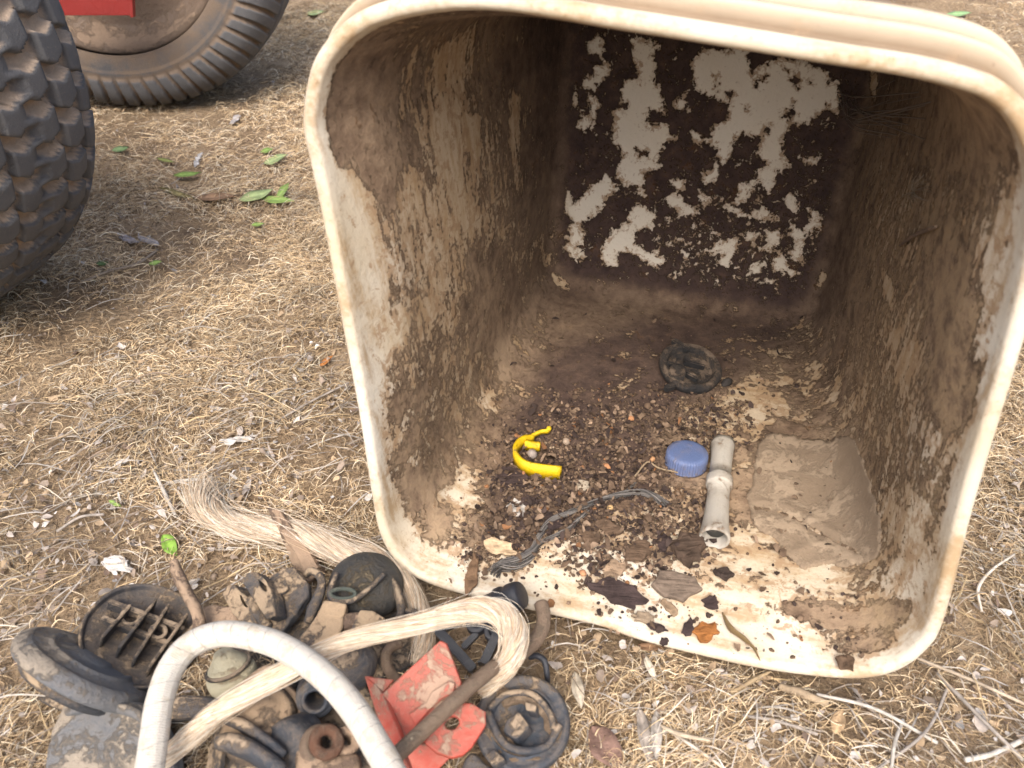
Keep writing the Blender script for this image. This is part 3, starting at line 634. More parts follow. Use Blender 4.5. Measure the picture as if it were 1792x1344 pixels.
o = obj('leaf_litter', me, M_FL, origin=(0, 0, 0)); tag(o, 'crumbled pale grey leaf and bark flakes among the straw', 'leaf litter', kind='stuff')
# soil crumbs
def crumbs(name, pts, smin, smax, zf, pal, probs, up=.3):
    bm = bmesh.new(); bmesh.ops.create_icosphere(bm, subdivisions=2, radius=1); bv = np.array([v.co for v in bm.verts]); bf = np.array([[v.index for v in f.verts] for f in bm.faces]); bm.free()
    n = len(pts); S = smin + (smax - smin) * RNG.random(n) ** 3.6; m = len(bv)
    D = 1 + RNG.normal(0, .13, (n, m)); A = RNG.uniform(.55, 1.1, (n, 3)); ph = RNG.uniform(0, 6.28, n)
    Q = bv[None] * D[..., None] * A[:, None]; x = Q[..., 0] * np.cos(ph)[:, None] - Q[..., 1] * np.sin(ph)[:, None]; y = Q[..., 0] * np.sin(ph)[:, None] + Q[..., 1] * np.cos(ph)[:, None]
    VV = np.stack([pts[:, 0:1] + x * S[:, None] / 2, pts[:, 1:2] + y * S[:, None] / 2, (zf(pts) + S * up * .5)[:, None] + Q[..., 2] * S[:, None] * .4], -1)
    F = (bf[None] + (np.arange(n) * m)[:, None, None]).reshape(-1, 3); me = mesh_np(name, VV.reshape(-1, 3), F, smooth=False)
    c = pal[RNG.choice(len(pal), n, p=np.array(probs) / sum(probs))] * RNG.uniform(.8, 1.2, n)[:, None]; setcol(me, np.repeat(c, m, 0)); return me
SP = np.array([(.255,.175,.115),(.33,.24,.165),(.17,.115,.078),(.40,.31,.23)])
p5 = scatter(9000, lambda x, y: np.clip(soilness(x, y), .04, 1))
M_SOIL = vcolmat('soil_crumb', 1.0, 700, .0006, .5)
me = crumbs('c', p5, .0015, .011, lambda p: gz(p[:, 0], p[:, 1]), SP, [4, 3, 2, 1])
o = obj('soil_crumbs', me, M_SOIL, origin=(0, 0, 0)); tag(o, 'loose crumbs and small clods of brown soil on the bare ground', 'soil', kind='stuff')

# ------------------------------------------------------------ the two wheels and the red machine part
def tyre_mesh(R, HW, C, axis, tread, nth=720, na=110, crown=.10, sw_in=.6):
    """C centre, axis unit vector; section: crowned tread, rounded shoulders, sidewalls down to the bead"""
    axis = Vector(axis).normalized(); x = Vector((0, 0, 1)); x = (x - axis * x.dot(axis)).normalized(); y = axis.cross(x)
    V = np.zeros((na, nth, 3)); G_ = np.zeros((na, nth)); th = np.linspace(0, 2 * np.pi, nth, endpoint=False)
    sec = [];  Hs = R * (1 - sw_in)
    for k in range(na):
        a = -1 + 2 * k / (na - 1); q = a * math.pi * .5 * 1.28
        # superellipse section
        s_, c_ = math.sin(q), math.cos(q); e = .62
        ax_ = HW * math.copysign(abs(s_) ** e, s_) ; rr = R - Hs * .5 + Hs * .5 * math.copysign(abs(c_) ** .72, c_)
        sec.append((ax_, rr))
    sec = np.array(sec); arc = np.r_[0, np.cumsum(np.linalg.norm(np.diff(sec, axis=0), axis=1))]; arc -= arc[-1] / 2
    tg = np.gradient(sec, axis=0); tg /= np.linalg.norm(tg, axis=1)[:, None]; nr = np.c_[-tg[:, 1], tg[:, 0]]; nr = np.where((nr[:, 1] * 1 + nr[:, 0] * np.sign(sec[:, 0]))[:, None] < 0, -nr, nr)
    for k in range(na):
        h, gch = tread(arc[k], th * R); G_[k] = gch
        ax_ = sec[k, 0] + nr[k, 0] * h; rr = sec[k, 1] + nr[k, 1] * h
        V[k] = np.array(C) + np.outer(ax_ * np.ones(nth), np.array(axis)) + np.outer(rr * np.cos(th), np.array(x)) + np.outer(rr * np.sin(th), np.array(y))
    idx = np.arange(na * nth).reshape(na, nth); nx = np.roll(idx, -1, 1)
    F = np.stack([idx[:-1], idx[1:], nx[1:], nx[:-1]], -1).reshape(-1, 4)
    me = mesh_np('tyre', V.reshape(-1, 3), F); setf(me, 'groove', G_.ravel()); return me
def rubber(name, dustc, amt):
    m, t, bs, out = newmat(name); b = NB(t); P = b.pos(); gr = b.attr('groove').outputs['Fac']
    n1 = b.noise(P, 28, 8, .65, .3); n2 = b.noise(P, 420, 4, .7); n3 = b.noise(P, 900, 2)
    base = b.mix(n1, (.088, .090, .096), (.15, .15, .155))
    base = b.mix(b.sstep(n2, .60, .72), base, (.22, .20, .18))
    dc = b.mix(n2, tuple(c * .7 for c in dustc), tuple(c * 1.2 for c in dustc))
    f = b.math('ADD', b.math('MULTIPLY', gr, .75), b.math('MULTIPLY', b.math('SUBTRACT', n1, .5), 1.3))
    nz = b.n('ShaderNodeSeparateXYZ'); b.L(b.n('ShaderNodeNewGeometry').outputs['Normal'], nz.inputs[0])
    f = b.math('ADD', f, b.math('MULTIPLY', b.math('MAXIMUM', nz.outputs[2], 0.0), .85))
    f = b.math('ADD', f, amt)
    c = b.mix(b.math('MULTIPLY', b.sstep(f, .15, .75), .92), base, dc)
    b.L(c, bs.inputs['Base Color']); bs.inputs['Roughness'].default_value = .85; bs.inputs['Specular IOR Level'].default_value = .25
    b.L(b.bump(b.math('ADD', n2, b.math('MULTIPLY', n1, .5)), .0012), bs.inputs['Normal']); return m
def ss(x, a, b_): t = np.clip((x - a) / (b_ - a), 0, 1); return t * t * (3 - 2 * t)
TW = .17
def tread_block(a, v):
    wa, wv = .036, .048; u = a / wa; col = np.floor(u); fu = u - col - .5
    vv = v / wv + (col % 2) * .5 + .42 * np.abs(fu); row = np.floor(vv); fv = vv - row - .5
    e = ss(.5 - abs(fu), .035, .10) * ss(.5 - np.abs(fv), .13, .20)
    lim = ss(TW - abs(a), .0, .012); fade = 1 - .5 * ss(abs(a), .12, .17)
    n = (np.sin(row * 12.9 + col * 78.2) * 43758.5) % 1
    return (.0135 * e * (1 - .15 * n)) * lim * fade, np.ones_like(v) * (1 - e * lim)
def tread_bar(a, v):
    s_ = abs(a); inn = ss(.105 - s_, 0, .006)
    wv = .0335; fv = ((v + (.011 if a > 0 else 0) + .010 * np.sin(s_ * 40)) / wv) % 1 - .5
    e = ss(.5 - np.abs(fv), .10, .17); lug = ss(s_, .052, .058) * ss(.158 - s_, 0, .01)
    rib = (1 - ss(s_, .047, .050)) * (1 - .8 * ss(.5 - abs((s_ / .024) % 1 - .5), .44, .5))
    h = .009 * (lug * e * (1 - .4 * ss(s_, .11, .158))) + .009 * rib
    ring = .0025 * np.exp(-((s_ - .165) / .003) ** 2)
    return h + ring, np.ones_like(v) * (1 - np.clip(lug * e + rib, 0, 1)) * (.35 + .65 * (s_ < .16)) + .28 * (s_ >= .16)
M_RUB1 = rubber('dusty_block_rubber', (.44, .34, .255), -.14); M_RUB2 = rubber('dusty_brown_rubber', (.20, .150, .110), -.10)
M_RIM = dusty('dusty_brown_rim', (.16, .115, .085), (.24, .175, .125), .62, .6, 25, .0010)
M_RED = dusty('faded_machine_red', (.33, .030, .025), (.22, .12, .09), .30, .5, 25, .0006)
R1, HW1 = .359, .115
T1 = thing('chunky_tread_wheel', 'dark wheel with chunky dusty block tread facing the camera at the far left', 'wheel', (0, 0, 0), None)
c1 = Vector((-.845, .905, R1)); ax1 = Vector((math.cos(rad(71.2)), math.sin(rad(71.2)), .058)).normalized()
T1.location = (c1.x, c1.y, 0)
tt = obj('tyre', tyre_mesh(R1, HW1, c1, ax1, tread_block, 900, 200), M_RUB1, T1)
def rim_mesh(C, axis, r, depth, off):
    return lathe(sharp([(r * .98, -depth), (r, 0), (r * 1.0, .006), (r * .965, .009), (r * .93, .004), (r * .90, -.018), (r * .82, -.034), (r * .62, -.028), (r * .50, -.018), (r * .34, -.015), (r * .32, .0), (r * .15, .004), (0.0001, .004)], .003), C + axis * off, axis, 90)
obj('rim', rim_mesh(c1, ax1, R1 * .70, .05, HW1 * .72), M_RIM, T1)
R2, HW2 = .3586, .118
c2 = G(271.7, 160.7, 0); 
ax2 = Vector((math.cos(rad(-88.5)), math.sin(rad(-88.5)), 0))
c2 = Vector((c2.x, c2.y, R2))
T2 = thing('dusty_sidewall_wheel', 'brown dusty wheel seen from its side behind a red machine part', 'wheel', (c2.x, c2.y, 0))
obj('tyre', tyre_mesh(R2, HW2, c2, ax2, tread_bar, 900, 160, sw_in=.60), M_RUB2, T2)
obj('rim', rim_mesh(c2, ax2, R2 * .70, .05, HW2 * .80), M_RIM, T2)
# red folded sheet steel part hanging in front of the wheel
n_ = Vector((0, -1, .12)).normalized(); P0 = c2 + ax2 * (HW2 + .06)
rp = thing('red_steel_bracket', 'dark red folded sheet steel part hanging in front of the brown wheel', 'machine part', tuple(onpl(160, 20, P0, n_)))
obj('face_plate', plate([(60, -140), (212, -140), (224, -20), (229, 27), (93, 27), (84, -10)], P0, n_, .004, .001), M_RED, rp)
obj('folded_edge', plate([(222, -60), (229, -60), (233, 30), (228, 31)], P0 + n_ * .006, n_, .012, .001), M_RED, rp)
# ------------------------------------------------------------ materials of the small things
M_BLK = dusty('dusty_black_rubber', (.020, .021, .024), (.37, .285, .20), .53, .5, 60, .0010, (.045, .050, .062))
M_BLUEBLK = dusty('blue_black_plastic', (.022, .026, .034), (.37, .285, .20), .50, .42, 45, .0008, (.055, .066, .086))
M_CLEAN = dusty('clean_black_plastic', (.018, .020, .026), (.20, .16, .12), .20, .32, 60, .0004, (.030, .034, .045))
M_GREYR = dusty('sun_greyed_rubber', (.10, .11, .125), (.34, .29, .23), .50, .55, 30, .0014, (.19, .20, .215))
M_DUST = dusty('mud_coated_black', (.045, .050, .060), (.40, .30, .20), .54, .6, 60, .0009)
M_STEEL = dusty('mud_coated_steel', (.17, .115, .085), (.40, .285, .195), .60, .6, 90, .0009)
M_RUST = dusty('rusty_brown_steel', (.19, .085, .045), (.30, .215, .15), .45, .75, 110, .0012, (.09, .045, .03))
M_ROD = dusty('worn_brown_rod', (.23, .17, .12), (.36, .29, .21), .45, .55, 120, .0009, (.13, .08, .055))
M_PAINT = dusty('faded_red_paint', (.44, .066, .044), (.38, .26, .19), .48, .55, 38, .0004, (.40, .075, .05))
M_CREAM = dusty('cream_nylon', (.60, .55, .38), (.38, .30, .20), .40, .5, 60, .0006)
M_YEL = dusty('yellow_plastic', (.72, .50, .012), (.28, .19, .06), .36, .35, 110, .0004, (.74, .50, .01))
M_BLUE = dusty('faded_blue_plastic', (.10, .145, .29), (.24, .19, .16), .47, .42, 90, .0003, (.12, .17, .33), upw=-.25)
M_TUBE = dusty('grimy_white_tube', (.50, .48, .43), (.30, .23, .165), .43, .42, 75, .0004, (.38, .35, .30), upw=0)
M_CAKED = dusty('mud_caked_cap', (.026, .026, .028), (.20, .15, .11), .50, .7, 80, .0015)
M_MUDSH = dusty('dried_mud_sheet', (.27, .205, .14), (.37, .285, .20), .5, .95, 35, .0004, (.20, .145, .098))
M_GREEN = vcolmat('green_leaf', .55, 300, .0003, .35); M_BARK = vcolmat('bark_piece', .9, 260, .0012, .7)

def ropemat():
    m, t, bs, out = newmat('braided_white_rope'); b = NB(t); P = b.pos()
    al = b.attr('along').outputs['Fac']; rc = b.attr('rc').outputs['Fac']; rs = b.attr('rs').outputs['Fac']
    ang = b.math('ADD', b.math('MULTIPLY', rc, 1.6), b.math('MULTIPLY', rs, -.9))
    n1 = b.noise(P, 700, 5, .75); n0 = b.noise(P, 70, 6, .65)
    tick = b.math('SINE', b.math('ADD', b.math('ADD', b.math('MULTIPLY', al, 470.0), ang), b.math('MULTIPLY', n0, 2.0)))
    tk = b.math('MULTIPLY', b.sstep(tick, .955, .998), b.sstep(b.math('ADD', n1, b.math('MULTIPLY', n0, .8)), .74, .92))
    x2 = b.math('SINE', b.math('ADD', b.math('MULTIPLY', al, 1900.0), b.math('MULTIPLY', ang, 3.0))); x3 = b.math('SINE', b.math('SUBTRACT', b.math('MULTIPLY', al, 1900.0), b.math('MULTIPLY', ang, 4.0)))
    c = b.mix(n0, (.56, .52, .45), (.70, .67, .61)); c = b.mix(b.math('MULTIPLY', b.sstep(n0, .53, .66), .6), c, (.47, .39, .28))
    c = b.mix(b.math('MULTIPLY', tk, .28), c, (.10, .10, .11))
    b.L(c, bs.inputs['Base Color']); bs.inputs['Roughness'].default_value = .95; bs.inputs['Specular IOR Level'].default_value = .1
    h = b.math('ADD', b.math('MULTIPLY', b.math('MULTIPLY', x2, x3), .35), b.math('MULTIPLY', n1, 2.0)); h = b.math('SUBTRACT', h, b.math('MULTIPLY', tk, .6))
    b.L(b.bump(h, .0006), bs.inputs['Normal']); return m
M_ROPEW = ropemat()
M_FIB = vcolmat('natural_rope_fibre', .75, 400, .0002, .3)
def rope(path, r, nf, turns, cols, fr=.00055, n=70, spread=None, wild=0.0, seed=1, core=True, flat=.8, kf=3):
    """twisted bundle of separate fibres; spread = radius multiplier along the path; wild = how far loose fibres wander"""
    rg = np.random.default_rng(seed); C = catmull(path, n); T, N, B = frames(C); t = np.linspace(0, 1, n)
    sp = np.interp(t, np.linspace(0, 1, len(spread)), spread) if spread is not None else np.ones(n)
    ms = []; VV = []; FF = []; CC = []; off = 0
    for i in range(nf):
        th0 = rg.uniform(0, 6.283); rr = r * math.sqrt(rg.uniform(.35, 1.0)) if core else r * math.sqrt(rg.uniform(0, 1)); tw = turns * rg.uniform(.8, 1.2)
        s0, s1 = 0, n
        if wild and rg.random() < .5: s0 = int(rg.uniform(0, .12) * n); s1 = int(n * (1 - rg.uniform(0, .06)))
        th = th0 + 2 * math.pi * tw * t + .5 * np.interp(t, np.linspace(0, 1, 6), rg.normal(0, 1, 6)) * .6
        rv = rr * sp * (1 + .12 * np.interp(t, np.linspace(0, 1, 9), rg.normal(0, 1, 9)))
        w_ = np.interp(t, np.linspace(0, 1, 7), rg.normal(0, 1, 7)) * wild * r * np.clip(sp - .9, 0, 3)
        w2 = np.interp(t, np.linspace(0, 1, 7), rg.normal(0, 1, 7)) * wild * r * np.clip(sp - .9, 0, 3) * .5
        Q = C + (np.cos(th) * rv + w_)[:, None] * N * 1 + (np.sin(th) * rv * 1 + w2)[:, None] * B
        Q = Q[s0:s1]; m = len(Q)
        if m < 5: continue
        Tq, Nq, Bq = frames(Q); a = np.array([0, 2.09, 4.19]); f_ = fr * rg.uniform(.6, 1.3)
        VV.append((Q[:, None] + f_ * (np.cos(a)[None, :, None] * Nq[:, None] + np.sin(a)[None, :, None] * Bq[:, None])).reshape(-1, 3))
        ii = np.arange(m * 3).reshape(m, 3) + off; nx_ = np.roll(ii, -1, 1); FF.append(np.stack([ii[:-1], nx_[:-1], nx_[1:], ii[1:]], -1).reshape(-1, 4)); off += m * 3
        c = np.array(cols[rg.integers(len(cols))]) * rg.uniform(.8, 1.15); CC.append(np.repeat(c[None], m * 3, 0))
    me = mesh_np('rope', np.vstack(VV), np.vstack(FF)); setcol(me, np.vstack(CC))
    return me
FIBC = [(.80,.67,.52),(.76,.62,.46),(.84,.75,.62),(.85,.80,.70),(.66,.50,.35)]
def one(name, me, mat, label, cat, group=None): o = obj(name, me, mat); return tag(o, label, cat, group)
def join2(a, b_):
    bm = bmesh.new(); bm.from_mesh(a); bm.from_mesh(b_); me = bpy.data.meshes.new('j'); bm.to_mesh(me); bm.free(); return me
def sagpath(pts): return [G(x, y, z) for x, y, z in pts]
NU = lambda dx=0, dy=0: Vector((dx, dy, 1)).normalized()

# ------------------------------------------------------------ the heap in the lower left
# grey dished disc seen nearly edge-on
P = G(150, 1168, .040); u = mpp(P); r = 126 * u; ax = caxis(P, 64, 74)
t = thing('dished_rubber_disc', 'sun greyed dished rubber disc leaning on edge, leftmost in the heap of parts', 'disc', (P.x, P.y, 0))
obj('dish', lathe(sharp([(0.0001, .0105), (r * .26, .0105), (r * .30, .0090), (r * .52, .0088), (r * .55, .0102), (r * .60, .0102), (r * .63, .0080), (r * .82, .0062), (r * .85, .0070), (r * .92, .0045), (r * .98, .0005), (r, -.003), (r * .99, -.0065), (r * .93, -.008), (r * .5, -.006), (0.0001, -.006)], .0008), P, ax, 90, .035), M_GREYR, t)
obj('back_rim', lathe([(r * .62, -.008), (r * .80, -.010), (r * .80, -.014), (r * .74, -.017), (r * .60, -.017), (r * .5, -.014), (r * .5, -.008)], P, ax, 60, .06), M_DUST, t)
for a_ in (-.5, .75):
    q = P + (ax.cross(UP)).normalized() * r * .0
# ribbed round cap
P = G(248, 1112, .030); u = mpp(P); r = 100 * u; ax = caxis(P, 78, 30)
t = thing('ribbed_round_cap', 'black round plastic cap showing a row of raised dusty fins beside the grey disc', 'cap', (P.x, P.y, 0))
obj('disc', lathe(sharp([(0.0001, .0), (r * .90, .0), (r * .93, .0035), (r * .985, .0045), (r, .001), (r * .99, -.006), (r * .9, -.009), (0.0001, -.009)], .0006), P, ax, 64, .03), dusty('half_dusty_black', (.035, .036, .042), (.36, .27, .18), .52, .55, 22, .0008), t)
for p_, q_ in (((590, 625), (760, 430)), ((690, 690), (915, 390)), ((785, 745), (985, 425)), ((868, 800), (1095, 480)), ((960, 790), (1150, 520))):
    (a1, b1), = cA(p_); (a2, b2), = cA(q_); obj('fin', bar((a1, b1), (a2, b2), P, ax, .0024, .017, 0, .0007), M_BLK, t)
for p_, q_, h_ in (((640, 385), (1085, 545), .011), ((600, 470), (1040, 640), .008)):
    (a1, b1), = cA(p_); (a2, b2), = cA(q_); obj('cross_rib', bar((a1, b1), (a2, b2), P, ax, .0045, h_, 0, .0008), M_BLK, t)
obj('boss', join([lathe(sharp([(.0085, 0), (.0085, .009), (.0055, .009), (.0055, .001)], .0004), onpl(*cA((770, 470))[0], P, ax), ax, 28), lathe(sharp([(.0075, 0), (.0075, .010), (.0045, .010), (.0045, .001)], .0004), onpl(*cA((930, 560))[0], P, ax), ax, 28)]), M_BLK, t)
# dusty bent bar
one('bent_dusty_bar', tube([G(304, 984, .050), G(312, 1006, .047), G(328, 1040, .043), G(345, 1072, .040), G(352, 1105, .030)], [.0050, .0062, .0062, .0060, .0075], 26, 16, .8, .14), M_STEEL, 'curved mud coated steel bar pointing up beside the ribbed cap', 'bar')
P = G(385, 1080, .026); one('square_mud_block', plate(roundpoly([(352, 1062), (372, 1058), (408, 1062), (420, 1090), (405, 1118), (362, 1115)]), P, NU(-.1, -.3), .016, .003, sub=1, rough=.0005), M_STEEL, 'small mud coated steel block just right of the curved bar', 'block')
# two lugged bracket
P = G(480, 1050, .040); n_ = NU(-.25, -.35)
t = thing('lugged_casting', 'mud coated black casting that carries two raised slotted lugs', 'casting', (P.x, P.y, 0))
obj('base_plate', plate(roundpoly(cB((500, 760), (650, 640), (730, 640), (835, 765), (845, 850), (740, 1010), (620, 1165), (430, 1110), (470, 900))), P, n_, .010, .0022, sub=1, rough=.0012), M_DUST, t)
Pl = P + n_ * .010
obj('lug', plate(roundpoly(cB((168, 850), (200, 785), (265, 775), (330, 850), (400, 970), (450, 1100), (350, 1100), (250, 1000))), Pl, Vector((-.45, -.35, .82)).normalized(), .015, .0014, [circ(*cB((345, 905))[0], 7, 15, 20, -.45)], sub=1, rough=.0005), M_DUST, t)
obj('lug', plate(roundpoly(cB((320, 745), (350, 690), (430, 670), (540, 790), (570, 880), (590, 1020), (520, 1050), (410, 880))), Pl + n_ * .006, Vector((-.4, -.35, .84)).normalized(), .015, .0014, [circ(*cB((490, 775))[0], 6, 14, 20, -.5)], sub=1, rough=.0005), M_DUST, t)
obj('web', tube([onpl(*q, P + n_ * .004, n_) for q in cB((520, 830), (640, 830), (690, 800))], [.004, .003, .002], 14, 10), M_DUST, t)
obj('web', tube([onpl(*q, P + n_ * .002, n_) for q in cB((400, 880), (450, 1000), (540, 1110))], [.004, .005, .004], 14, 10), M_DUST, t)
# pointed blade
P = G(512, 935, .030)
t = thing('pointed_steel_blade', 'long mud coated blade tapering to a point above the heap', 'blade', (P.x, P.y, 0))
nb_ = NU(-.5, -.9); b3 = [onpl(*q, P, nb_) for q in cB((530, 170), (618, 195), (760, 390), (850, 520), (925, 640), (840, 715), (735, 650), (655, 440), (590, 270))]
rdg = [onpl(*q, P, nb_) + nb_ * .006 for q in cB((560, 180), (640, 330), (780, 520), (850, 660))]
bm = bmesh.new(); top = [bm.verts.new(v) for v in b3]; rv = [bm.verts.new(v) for v in rdg]; lo = [bm.verts.new(v - nb_ * .005) for v in b3]
for f in ((0, 1, 'r1', 'r0'), (1, 2, 'r1'), (2, 3, 'r2', 'r1'), (3, 4, 'r3', 'r2'), (4, 5, 'r3'), (5, 6, 'r3'), (6, 7, 'r2', 'r3'), (7, 8, 'r1', 'r2'), (8, 0, 'r0', 'r1')):
    bm.faces.new([rv[int(k[1])] if isinstance(k, str) else top[k] for k in f])
for k in range(9): bm.faces.new([top[(k + 1) % 9], top[k], lo[k], lo[(k + 1) % 9]])
bm.faces.new(lo); bmesh.ops.recalc_face_normals(bm, faces=bm.faces); bmesh.ops.triangulate(bm, faces=bm.faces)
bmesh.ops.subdivide_edges(bm, edges=bm.edges[:], cuts=3)
for v in bm.verts: v.co += mnoise.noise_vector(v.co * 90) * .0008
me = bpy.data.meshes.new('bl'); bm.to_mesh(me); bm.free(); obj('blade_face', me, M_STEEL, t)
obj('shank', plate(roundpoly(cB((720, 650), (840, 640), (925, 640), (930, 700), (860, 760), (760, 720))), P - nb_ * .002, nb_, .012, .002), M_STEEL, t)
# curved link
P = G(553, 1050, .040)
one('curved_steel_link', tube(sagpath([(*cB((832, 700))[0], .040), (*cB((872, 668))[0], .047), (*cB((930, 700))[0], .050), (*cB((955, 770))[0], .050), (*cB((925, 880))[0], .048), (*cB((880, 980))[0], .044), (*cB((850, 1070))[0], .040)]), [.0028, .0034, .0036, .0036, .0046, .0050, .0040], 34, 14, 1.0, .1), M_DUST, 'S shaped dusty steel link between the two lugs and the half dome', 'link')
# half dome with rib lip
P = G(640, 1030, .028); u = mpp(P); r = 66 * u; ax = caxis(P, 95, 32)
t = thing('half_dome_cap', 'dusty black dome shaped rubber cap with an arched lip beside the frayed rope', 'cap', (P.x, P.y, 0))
obj('dome', lathe([(r * math.cos(rad(a)), r * .62 * math.sin(rad(a)) + .004) for a in np.linspace(-12, 89.9, 16)], P, ax, 56, .05), dusty('mouldy_black_rubber', (.045, .046, .046), (.17, .135, .085), .45, .6, 60, .0012), t)
obj('arched_lip', tube([onpl(*q, P + ax * .012, ax) for q in cB((1440, 690), (1510, 770), (1560, 870), (1580, 980), (1560, 1085))], [.0052, .0068, .0072, .0074, .0070], 26, 14, .55, .06), M_BLK, t)
obj('brace', tube([onpl(*q, P + ax * .026, ax) for q in cB((1070, 690), (1035, 780), (1015, 850), (1060, 905), (1180, 905), (1300, 830), (1440, 700))], .0024, 40, 10, 1, .1), M_BLK, t)
obj('eye', tube([onpl(*q, P + ax * .027, ax) for q in circ(*cB((1120, 848))[0], 22, 9, 18)] + [onpl(cB((1120, 848))[0][0] + 22, cB((1120, 848))[0][1], P + ax * .027, ax)], .0018, 40, 8), dusty('green_black', (.10, .12, .10), (.3, .25, .17), .3), t)
obj('front_plate', plate(cB((1180, 910), (1320, 830), (1450, 700), (1462, 900), (1370, 990), (1250, 1012)), P + ax * .024, (ax + Vector((.3, -.5, 0))).normalized(), .006, .001), dusty('brown_black', (.075, .060, .052), (.22, .16, .11), .5), t)
obj('hook', tube([onpl(*q, P + ax * .014, ax) for q in cB((1600, 990), (1660, 980), (1720, 1010), (1735, 1060), (1700, 1090))], .0024, 18, 10), M_BLK, t)
# tan spotted blocks
P = G(560, 1095, .052); 
one('spotted_steel_bar', plate(roundpoly(cB((975, 893), (1150, 925), (1105, 1130), (1060, 1225), (1000, 1270), (840, 1290), (740, 1225), (830, 1130), (900, 1040)), .12), P, NU(.05, -.35), .014, .002, sub=1, rough=.0008), dusty('tan_mud_black_spots', (.045, .047, .056), (.46, .335, .215), .62, .6, 75, .0008), 'flat tan mud coated bar with black spots showing through, between the white and flax ropes', 'bar')
P = G(642, 1092, .050)
one('spotted_square_lug', plate(roundpoly(cB((1255, 970), (1360, 985), (1452, 1035), (1400, 1115), (1330, 1165), (1170, 1165)), .12), P, NU(.15, -.3), .014, .002, sub=1, rough=.0008), dusty('tan_mud_black_spots_b', (.06, .062, .072), (.43, .32, .21), .64, .6, 70, .0008), 'short square mud coated lug with dark spots right of the flat tan bar', 'lug')
one('mud_coated_pin', tube([G(598, 1090, .044), G(628, 1088, .044), G(650, 1088, .044)], .0075, 10, 16), M_STEEL, 'round mud coated pin joining the tan bar and the square lug', 'pin')
# big black bushing with a hole
P = G(551, 1226, .052); u = mpp(P); ax = caxis(P, 250, 24)
t = thing('ribbed_rubber_bush', 'black ribbed rubber bush with a round hole under the curve of the white rope', 'bush', (P.x, P.y, 0))
ro1 = 37 * u
obj('body', lathe(sharp([(.0065, -.05), (.0065, -.001), (.0072, .0015), (ro1 * .60, .0022), (ro1 * .66, .0), (ro1 * .90, -.001), (ro1 * .97, -.005), (ro1 * .90, -.0075), (ro1 * 1.02, -.010), (ro1 * 1.02, -.013), (ro1 * .92, -.015), (ro1 * 1.06, -.018), (ro1 * 1.04, -.03), (ro1 * 1.1, -.05)], .0007), P, ax, 48, .02), M_BLUEBLK, t)
P = G(612, 1190, .040); one('rubber_boot', tube([G(560, 1196, .036), G(590, 1180, .040), (G(625, 1165, .042)), G(640, 1160, .036)], [.014, .022, .021, .012], 26, 26, .8, .06), M_BLUEBLK, 'smooth blue black rubber boot behind the bush, beneath the flax rope', 'boot')
P = G(590, 1155, .042); one('curved_mud_plate', plate(smoothpoly(cC((300, 500), (450, 440), (500, 470), (560, 600), (470, 600), (400, 560), (290, 560)), 4), P, NU(.2, -.2), .008, .002, sub=1, rough=.0008), M_DUST, 'curved mud streaked plate showing just below the flax rope above the rubber boot', 'plate')
# rusty rings and eye
P = G(569, 1302, .058); u = mpp(P); ax = caxis(P, 60, 22)
t = thing('rusty_ring_stack', 'two rusty steel rings stacked on one another inside the white rope loop', 'rings', (P.x, P.y, 0))
def torus(P, ax, R_, r_, flat=1.0): return lathe([(R_ + r_ * math.cos(a), r_ * flat * math.sin(a)) for a in np.linspace(0, 2 * math.pi, 17)], P, ax, 48, .03)
obj('ring', torus(P + ax * .004, ax, 21 * u, 10 * u), M_RUST, t)
Pb = G(562, 1306, .052); obj('ring', torus(Pb, ax, 29 * u, 9.5 * u, 1.3), M_ROD, t)
obj('washer', lathe(sharp([(.004, .006), (.010, .006), (.010, -.006), (.004, -.006), (.004, .006)]), G(604, 1300, .05), ax, 32), M_STEEL, t)
one('rough_steel_eye', tube([G(535, 1310, .046), G(545, 1335, .046), G(575, 1352, .046), G(625, 1345, .046)], [.008, .011, .011, .010], 20, 16, 1, .12), M_STEEL, 'thick mud coated steel lug under the rusty rings', 'lug')
# red bracket
P = G(700, 1240, .052)
t = thing('faded_red_bracket', 'faded red steel bracket with a drilled tongue, dust on its flat faces', 'bracket', (P.x, P.y, 0))
nA = Vector((-.10, -.55, .83)).normalized()
obj('main_plate', plate(roundpoly(cC((545, 700), (880, 395), (915, 412), (1000, 640), (965, 740), (800, 975), (655, 960)), .04), P + nA * .012, nA, .005, .0012, sub=1, rough=.0003), M_PAINT, t)
nB = Vector((-.62, -.35, .70)).normalized()
obj('side_flange', plate(roundpoly(cC((447, 600), (470, 598), (548, 700), (660, 960), (650, 1000), (720, 1180), (690, 1230), (560, 960)), .04), onpl(*cC((545, 700))[0], P + nA * .012, nA), nB, .005, .0012), M_PAINT, t)
obj('top_flange', plate(roundpoly(cC((452, 598), (615, 616), (552, 694)), .04), onpl(*cC((552, 694))[0], P + nA * .008, nA), Vector((.0, -.2, .97)).normalized(), .003, .001), M_PAINT, t)
nC = Vector((.05, -.25, .96)).normalized(); PT = G(*cC((950, 880))[0], .060)
obj('tongue', plate(roundpoly(cC((790, 975), (860, 880), (1020, 748), (1062, 750), (1138, 800), (1142, 870), (1062, 1000), (1010, 1045), (950, 1062), (860, 1035)), .12), PT, nC, .007, .0014, [circ(*cC((948, 862))[0], 13.5, 11.5, 28, -.5)], sub=1, rough=.0003), M_PAINT, t)
obj('gusset', plate(cC((700, 815), (800, 745), (830, 690), (930, 625), (962, 640), (955, 700), (900, 720), (830, 780), (740, 880)), P + nA * .016, nA, .003, .001), M_PAINT, t)
